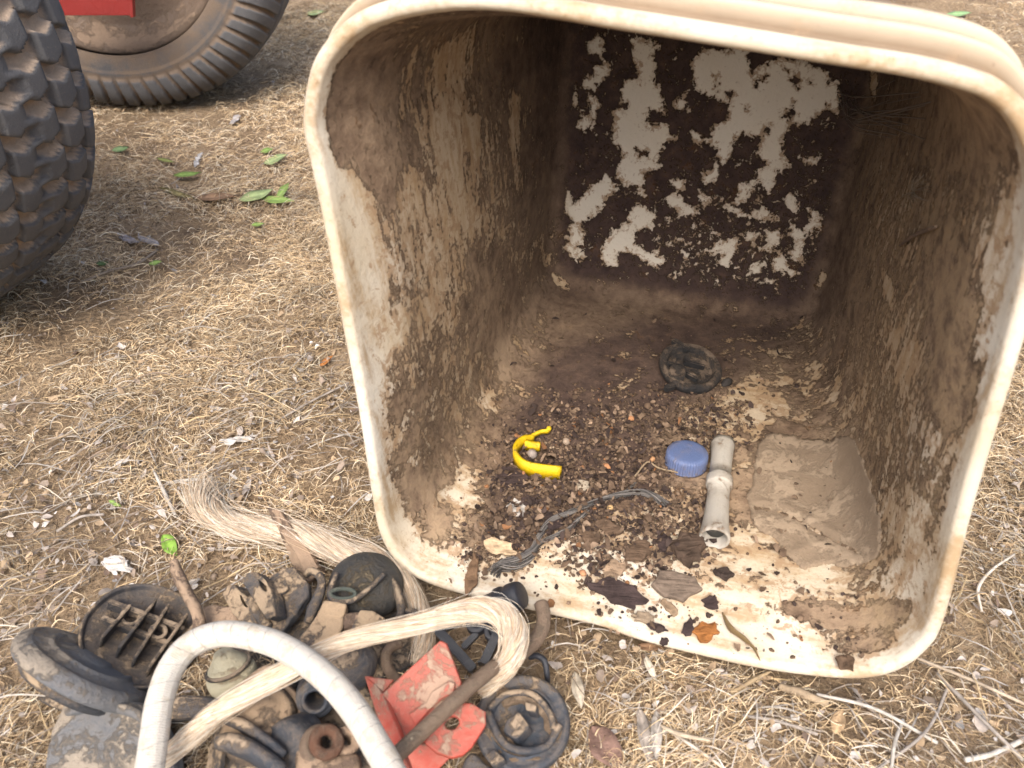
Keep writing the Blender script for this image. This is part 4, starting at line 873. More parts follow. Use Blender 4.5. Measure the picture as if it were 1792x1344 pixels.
obj('lower_leg', plate(roundpoly(cC((640, 1000), (800, 985), (945, 1060), (880, 1121), (840, 1200), (700, 1300)), .06), P + nA * .002 - Vector((0, 0, .012)), Vector((0, -.75, .66)).normalized(), .006, .0012), M_PAINT, t)
# rod with the bent end
zz = lambda x, y, z: G(*cC((x, y))[0], z)
t = thing('bent_steel_rod', 'long rusty steel rod lying over the red bracket, its far end bent upward', 'rod', tuple(G(780, 1240, 0)))
obj('shaft', tube([zz(600, 1075, .074), zz(760, 930, .076), zz(900, 800, .077), zz(1050, 660, .074), zz(1195, 540, .066)], [.0056, .0056, .0055, .0056, .0055], 40, 18, 1, .05), M_ROD, t)
obj('bent_end', tube([zz(1180, 552, .064), zz(1260, 520, .054), zz(1350, 460, .046), zz(1420, 395, .046), zz(1460, 330, .050), zz(1470, 250, .055), zz(1455, 180, .058)], [.0056, .0058, .0060, .0062, .0060, .0058, .0058], 40, 18, 1, .06), M_ROD, t)
# round hub cap full of caked dirt
P = G(914, 1266, .030); u = mpp(P); r = 84 * u; ax = caxis(P, 100, 18)
t = thing('dirt_filled_hub_cap', 'blue black round cap lying face down, caked tan dirt between its inner lugs', 'cap', (P.x, P.y, 0))
obj('shell', lathe(sharp([(0.0001, 0), (r * .62, .0), (r * .66, .004), (r * .70, .0055), (r * .74, .003), (r * .86, .0045), (r * .93, .0055), (r, .002), (r * 1.0, -.004), (r * .93, -.012), (r * .6, -.016), (0.0001, -.016)], .0008), P, ax, 80, .02), dusty('scuffed_blue_black', (.028, .034, .044), (.40, .30, .20), .46, .42, 40, .0009, (.065, .080, .105)), t)
obj('caked_dirt', plate(smoothpoly(cC((1220, 670), (1380, 680), (1500, 760), (1555, 880), (1540, 960), (1480, 900), (1440, 800), (1330, 740), (1240, 760)), 5), P + ax * .006, ax, .006, .0025, sub=1, rough=.003), dusty('caked_tan_dirt', (.28, .195, .125), (.42, .31, .21), .5, .95, 120, .002), t)
obj('caked_dirt', plate(smoothpoly(cC((1120, 900), (1230, 910), (1330, 1000), (1460, 1010), (1440, 1090), (1300, 1080), (1180, 990)), 5), P + ax * .004, ax, .005, .002, sub=1, rough=.003), dusty('caked_tan_dirt_b', (.28, .195, .125), (.42, .31, .21), .5, .95, 120, .002), t)
for q in (cC((1255, 850), (1330, 800), (1390, 880), (1310, 960), (1240, 910)), cC((1130, 1050), (1190, 1010), (1250, 1070), (1180, 1110)), cC((1360, 740), (1430, 760), (1420, 800), (1370, 790))):
    obj('lug', plate(roundpoly(q), P + ax * .013, (ax + Vector((-.2, .1, 0))).normalized(), .012, .0012), M_BLUEBLK, t)
obj('inner_rib', tube([onpl(*q, P + ax * .007, ax) for q in cC((1150, 800), (1230, 960), (1330, 1020), (1480, 1000), (1560, 880))], .0030, 30, 10, 1, .1), M_BLUEBLK, t)
obj('inner_rib', tube([onpl(*q, P + ax * .007, ax) for q in cC((1160, 780), (1260, 700), (1400, 700), (1500, 800), (1530, 900))], .0026, 30, 10, 1, .1), M_BLUEBLK, t)
# clean black pipe cap and black bracket under the rope loop
P = G(*cC((1255, 165))[0], .050); u = mpp(P); ax = caxis(P, 20, 62)
t = thing('black_pipe_cap', 'clean glossy black plastic cap between the rope loop and the tub rim', 'cap', (P.x, P.y, 0)); rc = 25 * u
obj('cap_body', lathe(sharp([(0.0001, .016), (rc * .9, .016), (rc * 1.02, .012), (rc * 1.02, .004), (rc * .92, .003), (rc * .92, .0), (rc * 1.05, -.001), (rc * 1.05, -.007), (rc * .88, -.008), (rc * .86, -.028), (0.0001, -.03)], .0006), P, ax, 48), M_CLEAN, t)
P = G(*cC((1080, 420))[0], .034)
t = thing('black_plastic_bracket', 'black plastic bracket of thin struts and round bosses seen inside the rope loop', 'bracket', (P.x, P.y, 0)); n_ = NU(.0, -.4)
for (p_, q_, w_, h_) in (((870, 345), (1075, 570), .0075, .014), ((1230, 320), (1130, 540), .007, .014), ((1010, 445), (1095, 360), .005, .010), ((860, 350), (1010, 285), .006, .010), ((1130, 300), (1230, 330), .006, .010)):
    obj('strut', bar(cC(p_)[0], cC(q_)[0], P, n_, w_, h_, 0, .001), M_CLEAN, t)
for (c_, r_) in (((1088, 305), .0085), ((1185, 355), .0075)):
    obj('boss', lathe(sharp([(0.0001, .010), (r_ * .35, .010), (r_ * .5, .0125), (r_, .0125), (r_, -.004)], .0005), onpl(*cC(c_)[0], P, n_), n_, 32), M_CLEAN, t)
one('black_wire_hook', tube([zz(1390, 490, .030), zz(1430, 480, .034), zz(1475, 510, .034), zz(1490, 590, .028), zz(1495, 660, .014)], [.0022, .0026, .0026, .0024, .002], 30, 10), M_CLEAN, 'short bent black wire beside the thick rusty bend, above the dirt filled cap', 'wire')
one('thin_rusty_ring', tube([zz(650, 410, .036), zz(590, 440, .040), zz(570, 500, .040), zz(590, 570, .036), zz(640, 620, .030)], .0042, 28, 12, 1, .08), M_ROD, 'thin rusty hook curving under the flax rope left of the red bracket', 'hook')
# cream pulley
P = G(404, 1178, .034); u = mpp(P); ax = caxis(P, 118, 64); r = 43 * u
t = thing('cream_pulley', 'small dirty cream pulley with a black ring, inside the white rope loop', 'pulley', (P.x, P.y, 0))
obj('wheel', lathe(sharp([(0.0001, .020), (r * .35, .020), (r * .45, .016), (r * .62, .012), (r * .80, .008), (r * .80, .003), (r * .98, .001), (r, -.004), (r * .96, -.009), (r * .7, -.011), (0.0001, -.011)], .0006), P, ax, 56, .02), M_CREAM, t)
obj('black_ring', torus(P + ax * .0055, ax, r * .84, .0018), M_BLK, t)
# things in the lower left corner
def slabpart(name, q, z, n, th, mat, label, cat, bev=.002, sm=True, holes=()):
    P = G(*q[0], z); return one(name, plate(smoothpoly(q, 4) if sm else roundpoly(q), P, n, th, bev, holes, sub=1, rough=.0005), mat, label, cat)
slabpart('long_mud_coated_arm', cA((1225, 1030), (1380, 880), (1540, 750), (1640, 720), (1750, 760), (1700, 830), (1560, 880), (1420, 960), (1290, 1080)), .036, NU(-.1, -.25), .012, M_STEEL, 'long mud coated steel arm running under the pale rope', 'arm')
P = G(455, 1262, .040); u = mpp(P)
one('domed_mud_cap', lathe([(r_ * u, h_) for r_, h_ in ((68, -.012), (68, 0), (62, .008), (50, .014), (40, .0165), (34, .0145), (26, .016), (12, .018), (.1, .018))], P, caxis(P, 80, 30), 56, .05), dusty('mud_over_black', (.07, .058, .05), (.40, .29, .19), .58, .6, 30, .001), 'domed mud coated cap half under the pale rope in the lower middle', 'cap')
t = thing('black_ribbed_housing', 'black housing with thick parallel ribs at the bottom edge, left of the rusty rings', 'housing', tuple(G(440, 1320, 0)))
P = G(440, 1310, .045); n_ = NU(-.1, -.3)
obj('rib', tube(sagpath([(*cA((1310, 1190))[0], .060), (*cA((1400, 1200))[0], .062), (*cA((1530, 1260))[0], .060), (*cA((1680, 1370))[0], .054)]), [.007, .0095, .0095, .009], 24, 18, .7, .04), M_BLUEBLK, t)
obj('rib', tube(sagpath([(*cA((1350, 1050))[0], .058), (*cA((1450, 1090))[0], .060), (*cA((1570, 1170))[0], .058), (*cA((1690, 1270))[0], .052)]), [.005, .0062, .0062, .006], 24, 18, .7, .04), M_BLUEBLK, t)
obj('side_wall', plate(smoothpoly(cA((1290, 1080), (1390, 990), (1420, 1030), (1340, 1130), (1290, 1400), (1210, 1420)), 4), P + n_ * .012, Vector((-.5, -.4, .77)).normalized(), .006, .0015, sub=1, rough=.0008), M_DUST, t)
obj('end_disc', lathe(sharp([(0.0001, .004), (.011, .005), (.0165, .003), (.018, -.004), (.018, -.02)], .001), G(*cA((1715, 1200))[0], .048), caxis(P, 200, 40), 40, .03), M_BLUEBLK, t)
obj('floor_plate', plate(roundpoly(cA((1280, 1100), (1500, 1060), (1760, 1230), (1790, 1450), (1270, 1450))), P - n_ * .012, n_, .010, .002), M_BLK, t)
t = thing('grey_dusty_cover', 'grey dusty plastic cover in the bottom left corner below the grey disc', 'cover', tuple(G(170, 1300, 0)))
P = G(170, 1290, .030)
obj('shell', plate(roundpoly([(66, 1420), (84, 1290), (106, 1232), (180, 1216), (262, 1238), (300, 1310), (310, 1420)], .2), P, NU(-.15, -.45), .018, .005, sub=1, rough=.0015), M_GREYR, t)
obj('raised_rib', tube([onpl(x, y, P, NU(-.15, -.45)) + Vector((0, 0, .003)) for x, y in ((120, 1250), (190, 1240), (255, 1262), (285, 1330))], [.004, .006, .006, .005], 24, 12, .6, .05), M_GREYR, t)
slabpart('dark_rubber_flap', [(66, 1222), (120, 1216), (200, 1224), (262, 1232), (300, 1252), (240, 1262), (130, 1250)], .022, NU(0, -.2), .006, M_BLK, 'dark rubber flap tucked under the grey disc', 'flap')
slabpart('black_hose_piece', [(270, 1225), (320, 1215), (385, 1222), (372, 1246), (310, 1256), (262, 1250)], .030, NU(0, -.2), .014, M_BLUEBLK, 'black rubber piece left of the pulley behind the white rope', 'rubber piece', .005)
slabpart('small_flat_washer_plate', cC((0, 640), (60, 700), (110, 830), (90, 900), (0, 880), (-60, 760)), .044, NU(0, -.3), .010, M_STEEL, 'mud coated plate between the domed cap and the ribbed bush', 'plate', .003)
slabpart('dark_gap_filler', cB((600, 1130), (760, 1010), (900, 1000), (960, 1080), (860, 1260), (640, 1260)), .016, NU(0, -.3), .010, M_BLK, 'added black filler slab darkening the gap below the lugged casting', 'casting', .002)  # added filler, only there to keep this gap dark
slabpart('flat_black_bracket_piece', cC((250, 900), (420, 900), (470, 1000), (600, 1180), (420, 1250), (240, 1150)), .030, NU(0, -.2), .010, M_BLK, 'flat black piece beneath the thick white rope beside the red bracket', 'bracket piece', .002)
slabpart('lower_black_cap_edge', cC((1060, 1030), (1160, 1110), (1300, 1150), (1380, 1260), (1150, 1290), (1010, 1150)), .026, NU(0, -.2), .012, M_BLUEBLK, 'edge of a black cap under the dirt filled cap at the bottom', 'cap', .003)
# ------------------------------------------------------------ ropes
pth = sagpath([(356, 860, .010), (366, 893, .014), (400, 915, .018), (450, 926, .020), (505, 932, .022), (553, 946, .024), (607, 968, .026), (655, 980, .026), (697, 1010, .022), (724, 1048, .020), (738, 1085, .020), (741, 1120, .018), (736, 1160, .014)])
one('frayed_flax_rope', join2(rope(pth, .0080, 620, 1.9, FIBC, .00030, 80, [2.4, 1.7, 1.30, 1.2, 1.15, 1.15, 1.1, 1.0, .85, .8, .75, .75, .75], .34, 3), rope(pth, .0115, 90, .8, FIBC, .00022, 80, [3.2, 2.2, 1.7, 1.5, 1.4, 1.3, 1.2, 1.1, 1.0, .9, .85, .85, .85], 1.0, 13)), M_FIB, 'pale flax rope with a frayed end, running to the lower left corner of the tub', 'rope')
pth = sagpath([(262, 1350, .045), (300, 1318, .060), (340, 1283, .070), (372, 1254, .074), (420, 1222, .080), (500, 1176, .086), (562, 1142, .088), (623, 1118, .088), (715, 1096, .086), (790, 1076, .086), (842, 1066, .086), (880, 1076, .084), (900, 1106, .080), (898, 1142, .074), (882, 1170, .062), (862, 1192, .046), (845, 1210, .034)])
one('looped_flax_rope', join2(rope(pth, .0060, 600, 2.0, FIBC, .00033, 100, [1, 1, 1, 1.05, 1.0, .95, 1.0, 1.05, 1.3, 1.5, 1.45, 1.3, 1.0, .9], .16, 9), rope(pth, .0075, 46, .7, FIBC, .00022, 100, [1, 1, 1.05, 1.1, 1.1, 1.05, 1.1, 1.15, 1.4, 1.6, 1.6, 1.4, 1.1, 1], .9, 19)), M_FIB, 'pale twisted flax rope looping over the heap beside the black cap', 'rope')
pth = sagpath([(250, 1420, .085), (262, 1345, .090), (270, 1290, .094), (280, 1225, .098), (302, 1165, .100), (338, 1126, .102), (395, 1109, .104), (468, 1122, .106), (527, 1152, .108), (582, 1197, .110), (627, 1252, .110), (657, 1302, .108), (685, 1352, .106), (710, 1410, .104)])
one('white_braided_rope', tube(pth, .0092, 140, 36, uv=True), M_ROPEW, 'thick white braided rope arching over the front of the heap', 'rope')
# fuzzy fibres of the white rope are left to the bump; a few stray flax fibres
# ------------------------------------------------------------ what lies in the tub
def flr(px, py, lift=0.0): p, n = hit(px, py); return p + n * lift
P, n_ = hit(935, 808); n_ = (n_ + ZUP * .6).normalized()
t = thing('yellow_clip', 'broken bright yellow plastic clip shaped like an open ring, on the soil in the tub', 'clip', tuple(P))
def strip(q, P, n, th, h, lift=0.0, k=40):
    C = catmull([onpl(*a, P, n) for a in q], k); n = np.array(n); T = np.gradient(C, axis=0); T /= np.linalg.norm(T, axis=1)[:, None]; S = np.cross(T, n)
    hh = np.interp(np.linspace(0, 1, k), np.linspace(0, 1, len(h)), h)[:, None] if hasattr(h, '__len__') else h
    V = np.stack([C + S * th / 2 + n * lift, C + S * th / 2 + n * (lift + hh), C - S * th / 2 + n * (lift + hh), C - S * th / 2 + n * lift], 1).reshape(-1, 3)
    F = [(i * 4 + j, (i + 1) * 4 + j, (i + 1) * 4 + (j + 1) % 4, i * 4 + (j + 1) % 4) for i in range(k - 1) for j in range(4)] + [(0, 1, 2, 3), ((k - 1) * 4 + 3, (k - 1) * 4 + 2, (k - 1) * 4 + 1, (k - 1) * 4)]
    me = mesh_np('s', V, F, smooth=False); bm = bmesh.new(); bm.from_mesh(me); bmesh.ops.recalc_face_normals(bm, faces=bm.faces)
    bmesh.ops.bevel(bm, geom=[e for e in bm.edges if len(e.link_faces) == 2 and e.calc_face_angle() > .8], offset=.0004, segments=2, affect='EDGES')
    for f in bm.faces: f.smooth = True
    bm.to_mesh(me); bm.free(); return me
obj('band', strip(c5((470, 225), (425, 245), (388, 275), (368, 315), (378, 350), (410, 385), (460, 405), (520, 415), (610, 425)), P, n_, .0036, [.010, .015, .017, .018, .018, .018, .018, .018, .018]), M_YEL, t)
obj('arm', strip(c5((430, 240), (470, 218), (510, 200), (545, 195), (556, 180)), P, n_, .0024, .006, .005), M_YEL, t)
obj('jaw', strip(c5((425, 262), (465, 272), (505, 275)), P, n_, .0055, .011, .001), M_YEL, t)
obj('jaw', strip(c5((560, 400), (585, 402), (618, 405)), P, n_, .005, .008, .004), M_YEL, t)
for k in range(7):
    x = 478 + k * 17; obj('tooth', strip(c5((x, 402 + k * 1.5), (x + 2, 414 + k * 1.5)), P, n_, .0016, .0125, 0, 6), M_YEL, t)
obj('knob', lathe([(.0028 * math.cos(rad(a)), .0028 * math.sin(rad(a))) for a in np.linspace(-89.9, 89.9, 10)], onpl(*c5((550, 190))[0], P, n_) + n_ * .010, n_, 20), M_YEL, t)
# blue ridged bottle cap
P, n_ = hit(1200, 822); P = flr(1200, 812); n_ = (n_ + ZUP * 3 + Vector((-.05, .35, 0))).normalized(); u = mpp(P); r = 35.5 * u
def serr(i, j, rr): return rr * (1 + (.022 if j % 4 < 2 else -.035)) if 3 <= i <= 6 else rr
prof = [(0.0001, .0172), (r * .72, .0172), (r * .90, .0166), (r * .975, .0150), (r * 1.0, .0125), (r * 1.01, .004), (r * 1.02, .0012), (r * 1.03, 0), (r * .9, 0)]
bc_ = thing('blue_bottle_cap', 'faded blue ridged bottle cap, dusty, standing left of the white tube', 'bottle cap', tuple(P))
obj('cap_body', lathe(prof, P, n_, 184, 0, serr), M_BLUE, bc_)
# white pipe piece with a collar
a_, b_ = flr(1262, 790), flr(1247, 958); axt = (a_ - b_).normalized(); u = mpp((a_ + b_) / 2); rr_u = 1 / 3.055 * u; Lt = (a_ - b_).length
upn = hit(1250, 880)[1]; C0 = b_ + upn * 62 * rr_u
pr = [(0, 74), (.02, 76), (.06, 72), (.16, 64), (.28, 60), (.40, 57), (.510, 56), (.512, 66), (.525, 70), (.590, 70), (.603, 67), (.606, 58), (.70, 58), (.80, 58), (.90, 61), (.96, 65), (1.0, 66)]
t = thing('white_tube_piece', 'grimy off white tube, waisted, with a raised collar at its middle, in the tub', 'tube', tuple(b_))
op = [(r_ * rr_u, h_ * Lt) for h_, r_ in pr] + [(55 * rr_u, Lt), (48 * rr_u, Lt * .97), (48 * rr_u, Lt * .05), (60 * rr_u, Lt * .01), (66 * rr_u, -.0004), (74 * rr_u, 0)]
obj('tube_wall', lathe(op, C0, axt, 56, .03), M_TUBE, t)
obj('dirt_plug', lathe([(0.0001, .008), (46 * rr_u, .010), (48 * rr_u, .014), (48 * rr_u, .03)], C0, axt, 30, .1), dusty('grey_dirt', (.13, .13, .12), (.30, .27, .22), .5, .95, 300, .002), t)
# mud coated round cap with ribs
P, n_ = hit(1203, 655); n_ = (n_ + ZUP * .5 + Vector((.15, -.30, 0))).normalized(); P = P + n_ * .013; u = mpp(P); r = 56 * u
t = thing('muddy_ribbed_cap', 'mud caked dark round cap with inner ribs, farthest thing on the tub floor', 'cap', tuple(P))
obj('disc', lathe(sharp([(0.0001, -.003), (r * .70, -.003), (r * .74, .003), (r * .78, .0045), (r * .92, .005), (r, .001), (r * .98, -.006), (r * .8, -.010), (0.0001, -.010)], .0007), P, n_, 60, .06), M_CAKED, t)
cc = lambda *p: crop(1120, 570, 8.96, p)
for p_, q_, w_, h_ in (((680, 560), (1010, 640), .010, .010), ((640, 720), (900, 860), .006, .009), ((400, 620), (640, 680), .004, .011), ((500, 250), (760, 400), .007, .009), ((380, 1000), (540, 960), .006, .009), ((560, 900), (860, 1010), .004, .007)):
    obj('rib', bar(cc(p_)[0], cc(q_)[0], P, n_, w_, h_, -.003, .0014), M_CAKED, t)
obj('boss', lathe([(0.0001, .010), (.0075, .010), (.010, .008), (.011, -.003)], onpl(*cc((560, 780))[0], P, n_), n_, 28, .1), M_CAKED, t)
P, n_ = hit(1272, 672); one('dark_stone', crumbs('k', np.array([[P.x, P.y, P.z]]), .016, .0161, lambda p: p[:, 2], np.array([(.05, .045, .042)]), [1]), M_SOIL, 'small dark stone against the right side of the mud caked cap', 'stone')
# dried mud sheet on the floor
from mathutils.geometry import delaunay_2d_cdt
def sheet(poly, P0, n, lift, step, hf, th=.0012):
    poly = [(x + 5 * mnoise.noise(Vector((x / 14, y / 14, 0))) + 2.5 * mnoise.noise(Vector((x / 4, y / 4, 2))), y + 5 * mnoise.noise(Vector((x / 14, y / 14, 5))) + 2.5 * mnoise.noise(Vector((x / 4, y / 4, 7)))) for x, y in smoothpoly(poly, 14)]
    A = np.array(poly); xs, ys = np.meshgrid(np.arange(A[:, 0].min(), A[:, 0].max(), step), np.arange(A[:, 1].min(), A[:, 1].max(), step))
    xs = xs.ravel() + RNG.uniform(-1, 1, xs.size); ys = ys.ravel() + RNG.uniform(-1, 1, ys.size); k = sdist(xs, ys, A) > step * .6; xs, ys = xs[k], ys[k]
    pts = [Vector(p) for p in poly] + [Vector((x, y)) for x, y in zip(xs, ys)]
    vo, ed, fc, *_ = delaunay_2d_cdt(pts, [(i, (i + 1) % len(poly)) for i in range(len(poly))], [], 1, 1e-4)
    sd_ = sdist(np.array([v.x for v in vo]), np.array([v.y for v in vo]), A); V = []
    for v, d in zip(vo, sd_): V.append(hit(v.x, v.y)[0] + n * (lift * min(1, max(0, d) / 3 + .5) + hf(v.x, v.y) * min(1, max(d, 0) / 12 + .15)))
    m = len(V); F = [tuple(f) for f in fc]; bm = bmesh.new(); vs = [bm.verts.new(v) for v in V]
    for f in F: bm.faces.new([vs[i] for i in f])
    bmesh.ops.recalc_face_normals(bm, faces=bm.faces); bmesh.ops.solidify(bm, geom=bm.faces[:], thickness=th)
    for f in bm.faces: f.smooth = True
    me = bpy.data.meshes.new('sh'); bm.to_mesh(me); bm.free(); return me
creases = [(c6((640, 960), (760, 970), (900, 1040), (1040, 1120), (1170, 1190)), -.0035, 5), (c6((660, 940), (780, 950), (910, 1015), (1060, 1100)), .003, 7), (c6((1000, 620), (1080, 640), (1180, 690)), .002, 10), (c6((830, 1200), (900, 1160), (1000, 1150)), .002, 6), (c6((1100, 760), (1200, 860), (1250, 960)), .002, 9), (c6((700, 700), (820, 720), (960, 690)), .0015, 12)]
def segd(x, y, L):
    best = 1e9
    for (ax_, ay), (bx_, by_) in zip(L, L[1:]):
        ex, ey = bx_ - ax_, by_ - ay; t_ = max(0, min(1, ((x - ax_) * ex + (y - ay) * ey) / (ex * ex + ey * ey))); best = min(best, math.hypot(x - ax_ - t_ * ex, y - ay - t_ * ey))
    return best
def hsh(x, y):
    h = .0012 * mnoise.noise(Vector((x / 45, y / 45, 3))) + .0005 * mnoise.noise(Vector((x / 12, y / 12, 8)))
    for L_, a_, w_ in creases: h += .8 * a_ * math.exp(-(segd(x, y, L_) / w_) ** 2)
    return h
me = sheet(c6((655, 665), (690, 600), (740, 578), (800, 582), (870, 600), (950, 612), (1020, 620), (1060, 600), (1110, 592), (1155, 630), (1185, 690), (1215, 780), (1245, 880), (1275, 1000), (1292, 1110), (1270, 1200), (1200, 1250), (1120, 1262), (1030, 1255), (950, 1262), (880, 1270), (830, 1225), (780, 1190), (765, 1140), (700, 1090), (640, 1050), (618, 960), (605, 900), (630, 850), (640, 780)), None, ZUP, .0016, 6, hsh, .0007)
one('dried_mud_sheet', me, M_MUDSH, 'flat peeling sheet of dried tan mud with a diagonal crease, right of the white tube', 'mud sheet')
# frayed grey cord
GC = [(.11,.105,.10),(.16,.15,.145),(.24,.22,.20),(.07,.065,.06)]
def fp(q, z): return [flr(x, y, z) for x, y in c5(*q)]
t = thing('frayed_grey_cord', 'frayed weathered grey cord lying across the dirt on the tub floor', 'cord', tuple(flr(960, 930)))
obj('strand_bundle', rope(fp([(255, 945), (300, 890), (400, 850), (470, 800), (500, 740), (560, 660), (650, 620), (730, 585), (830, 545), (930, 520), (1040, 505), (1110, 530), (1180, 575)], .0035), .0026, 70, 1.4, GC, .00038, 70, [2.0, 1.5, 1, .9, .9, 1, 1, .9, .9, 1, 1.3, 1.2, 1.6], .5, 4), M_FIB, t)
obj('strand_bundle', rope(fp([(270, 905), (380, 900), (460, 850), (500, 780), (580, 740), (660, 700), (710, 650), (760, 600)], .003), .0021, 40, 1.4, GC, .00035, 50, [2.0, 1.4, 1, .9, .9, 1, 1, .9], .5, 5), M_FIB, t)
obj('loose_end', rope(fp([(900, 540), (960, 500), (1000, 470), (1010, 455)], .004), .0012, 14, 1, GC, .0003, 20, [1, 1, 1.5], .5, 6), M_FIB, t)
# bark, leaf and mud pieces
DK, BR, TN, OR, PL, GY = (.052, .036, .034), (.135, .090, .060), (.28, .20, .13), (.33, .135, .040), (.55, .44, .31), (.17, .13, .10)
def ipoly(cx, cy, w_, h_, ang, k=15, rough=.24, seed=None):
    rg = np.random.default_rng(seed if seed is not None else int(cx * 7 + cy)); a = rad(-ang); out = []
    for t_ in np.linspace(0, 2 * math.pi, k, endpoint=False):
        q = 1 + rg.uniform(-rough, rough); x, y = math.cos(t_) * w_ / 2 * q, math.sin(t_) * h_ / 2 * q; out.append((cx + x * math.cos(a) - y * math.sin(a), cy + x * math.sin(a) + y * math.cos(a)))
    return out
def piece_mesh(cx, cy, w_, h_, ang, col, th=.003, lift=.0, ground=False, rough=.0013):
    if ground: P = GG(cx, cy, .006); n = ZUP.copy()
    else: P, n = hit(cx, cy); n = (n + ZUP * .5).normalized()
    n = (n + Vector((random.uniform(-.14, .14), random.uniform(-.14, .14), 0))).normalized()
    me = plate(ipoly(cx, cy, w_, h_, ang), P + n * (th + lift + .0006), n, th, th * .3, sub=2, rough=rough)
    nv = len(me.vertices); cs = np.array(col)[None] * RNG.uniform(.75, 1.25, (nv, 1)); setcol(me, cs); return me
def piece(name, label, cat, *a, group=None, **k): return tag(obj(name, piece_mesh(*a, **k), M_BARK), label, cat, group)
piece('bark_piece', 'largest dark purple bark flake, near the front lip of the tub', 'bark', 1082, 1037, 100, 36, -22, DK)
piece('bark_piece', 'rounded grey brown bark flake right of the largest dark flake', 'bark', 1188, 1022, 78, 50, -10, GY, th=.006)
piece('bark_piece', 'squarish brown bark flake in the middle of the pale tub floor', 'bark', 1115, 962, 48, 34, 10, BR, th=.005)
piece('bark_piece', 'small black bark chip right of the squarish brown flake', 'bark', 1162, 946, 27, 28, 40, DK, th=.004)
piece('soil_clod', 'crumbly dark brown clod in front of the open end of the white tube', 'clod', 1202, 956, 50, 60, 60, (.085, .058, .042), th=.009, rough=.004)
piece('bark_piece', 'narrow brown bark flake just below the grey cord', 'bark', 1064, 921, 52, 25, -28, BR, th=.004)
piece('bark_piece', 'brown bark flake between the two strands of the grey cord', 'bark', 1030, 935, 40, 26, -40, BR, th=.004)
piece('bark_piece', 'flat dark bark flake below the yellow clip', 'bark', 895, 836, 58, 34, -12, DK)
piece('bark_piece', 'dark bark flake directly above the grey cord, left of centre', 'bark', 972, 905, 36, 32, 20, DK)
piece('bark_piece', 'small dark flake between the clip and the pale crumpled leaf', 'bark', 926, 876, 28, 17, 5, DK)
piece('bark_piece', 'brown flake under the right end of the grey cord', 'bark', 1100, 887, 46, 20, -8, BR)
piece('bark_piece', 'dark slim flake on the lip below the largest dark flake', 'bark', 1147, 1094, 44, 12, -22, DK)
piece('bark_piece', 'dark chip between the round flake and the orange leaf', 'bark', 1245, 1052, 30, 22, -20, DK, th=.004)
piece('dead_leaf', 'curled orange brown leaf near the front lip of the tub', 'leaf', 1236, 1104, 44, 32, 12, OR, th=.003)
piece('bark_piece', 'dark upright chip left of the orange brown leaf', 'bark', 1205, 1096, 18, 32, -15, DK)
piece('dead_leaf', 'crumpled pale tan leaf at the left end of the grey cord', 'leaf', 873, 955, 62, 30, -12, (.56, .42, .27), th=.004, lift=.004, rough=.003)
piece('leaf_scrap', 'ragged whitish scrap left of the grey cord in the dirt', 'scrap', 905, 890, 32, 36, 30, (.50, .47, .43), th=.0015, rough=.0025)
piece('leaf_scrap', 'thin beige triangular scrap right of the yellow clip', 'scrap', 1016, 847, 34, 18, -20, (.42, .36, .28), th=.0012)
piece('bark_strip', 'upright brown bark strip at the left front corner of the tub floor', 'bark', 827, 1002, 20, 64, -14, (.20, .125, .075), th=.005, rough=.002)
piece('bark_piece', 'long tan chip beneath the round grey brown flake', 'bark', 1172, 1062, 44, 14, -42, TN)
piece('bark_piece', 'tan chip right below the small black chip', 'bark', 1160, 976, 34, 15, -35, TN)
piece('soil_clod', 'flat tan clod on the lip under the long tan chip', 'clod', 1127, 1079, 34, 18, -5, (.26, .20, .14), th=.005)
piece('soil_clod', 'small black crumbly clod in front of the white tube', 'clod', 1265, 1000, 34, 18, -15, (.05, .036, .030), th=.006, rough=.004)
piece('soil_clod', 'dark star shaped crumb at the right front corner of the tub', 'clod', 1480, 1156, 32, 26, 10, (.13, .085, .055), th=.006, rough=.004)
piece('bark_piece', 'dark flake standing on the very edge of the front lip', 'bark', 1164, 1124, 16, 16, 10, DK)
piece('dead_leaf', 'wrinkled tan leaf piece left of the round grey flake', 'leaf', 1075, 995, 50, 26, 15, (.30, .215, .145), th=.003, rough=.003)
for px, py, s_, c_, lb in ((1061, 819, 15, (.48, .24, .12), 'orange pebble in the dirt between clip and blue cap'), (990, 776, 13, (.33, .26, .20), 'round grey pebble right of the yellow clip arm'), (1067, 891, 12, (.50, .34, .17), 'yellowish pebble touching the grey cord'), (1141, 807, 13, (.48, .27, .14), 'flat orange pebble left of the blue cap'), (931, 800, 22, (.34, .29, .26), 'speckled grey stone lying inside the yellow clip'), (1020, 1005, 14, (.42, .22, .12), 'reddish pebble above the largest dark bark flake'), (1104, 735, 12, (.55, .28, .14), 'bright orange chip on the far soil of the tub')):
    P, n_ = hit(px, py); u = mpp(P); S = s_ * u * 1.1; me = crumbs('k', np.array([[P.x, P.y, P.z]]), S, S * 1.001, lambda p: p[:, 2], np.array([c_]), [1], .6); one('pebble', me, M_SOIL, lb, 'pebble')
# twisted dry leaf with a stem on the lip
t = one('dry_leaf_stem', tube([flr(1262, 1080, .008), flr(1275, 1105, .008), flr(1300, 1125, .007), flr(1318, 1140, .005), flr(1330, 1156, .002)], [.0018, .0048, .0036, .0020, .0006], 24, 10, .35, .3), dusty('dry_olive_leaf', (.24, .16, .065), (.3, .21, .12), .35), 'twisted olive brown dry leaf pointing over the front lip', 'leaf')
one('straw_in_tub', tube([flr(1110, 838, .004), flr(1130, 818, .008), (flr(1150, 826, .006)), flr(1185, 833, .005)], .0009, 20, 6), dusty('pale_straw', (.40, .30, .19), (.5, .4, .28), .4), 'thin pale straw beside the blue cap', 'straw')
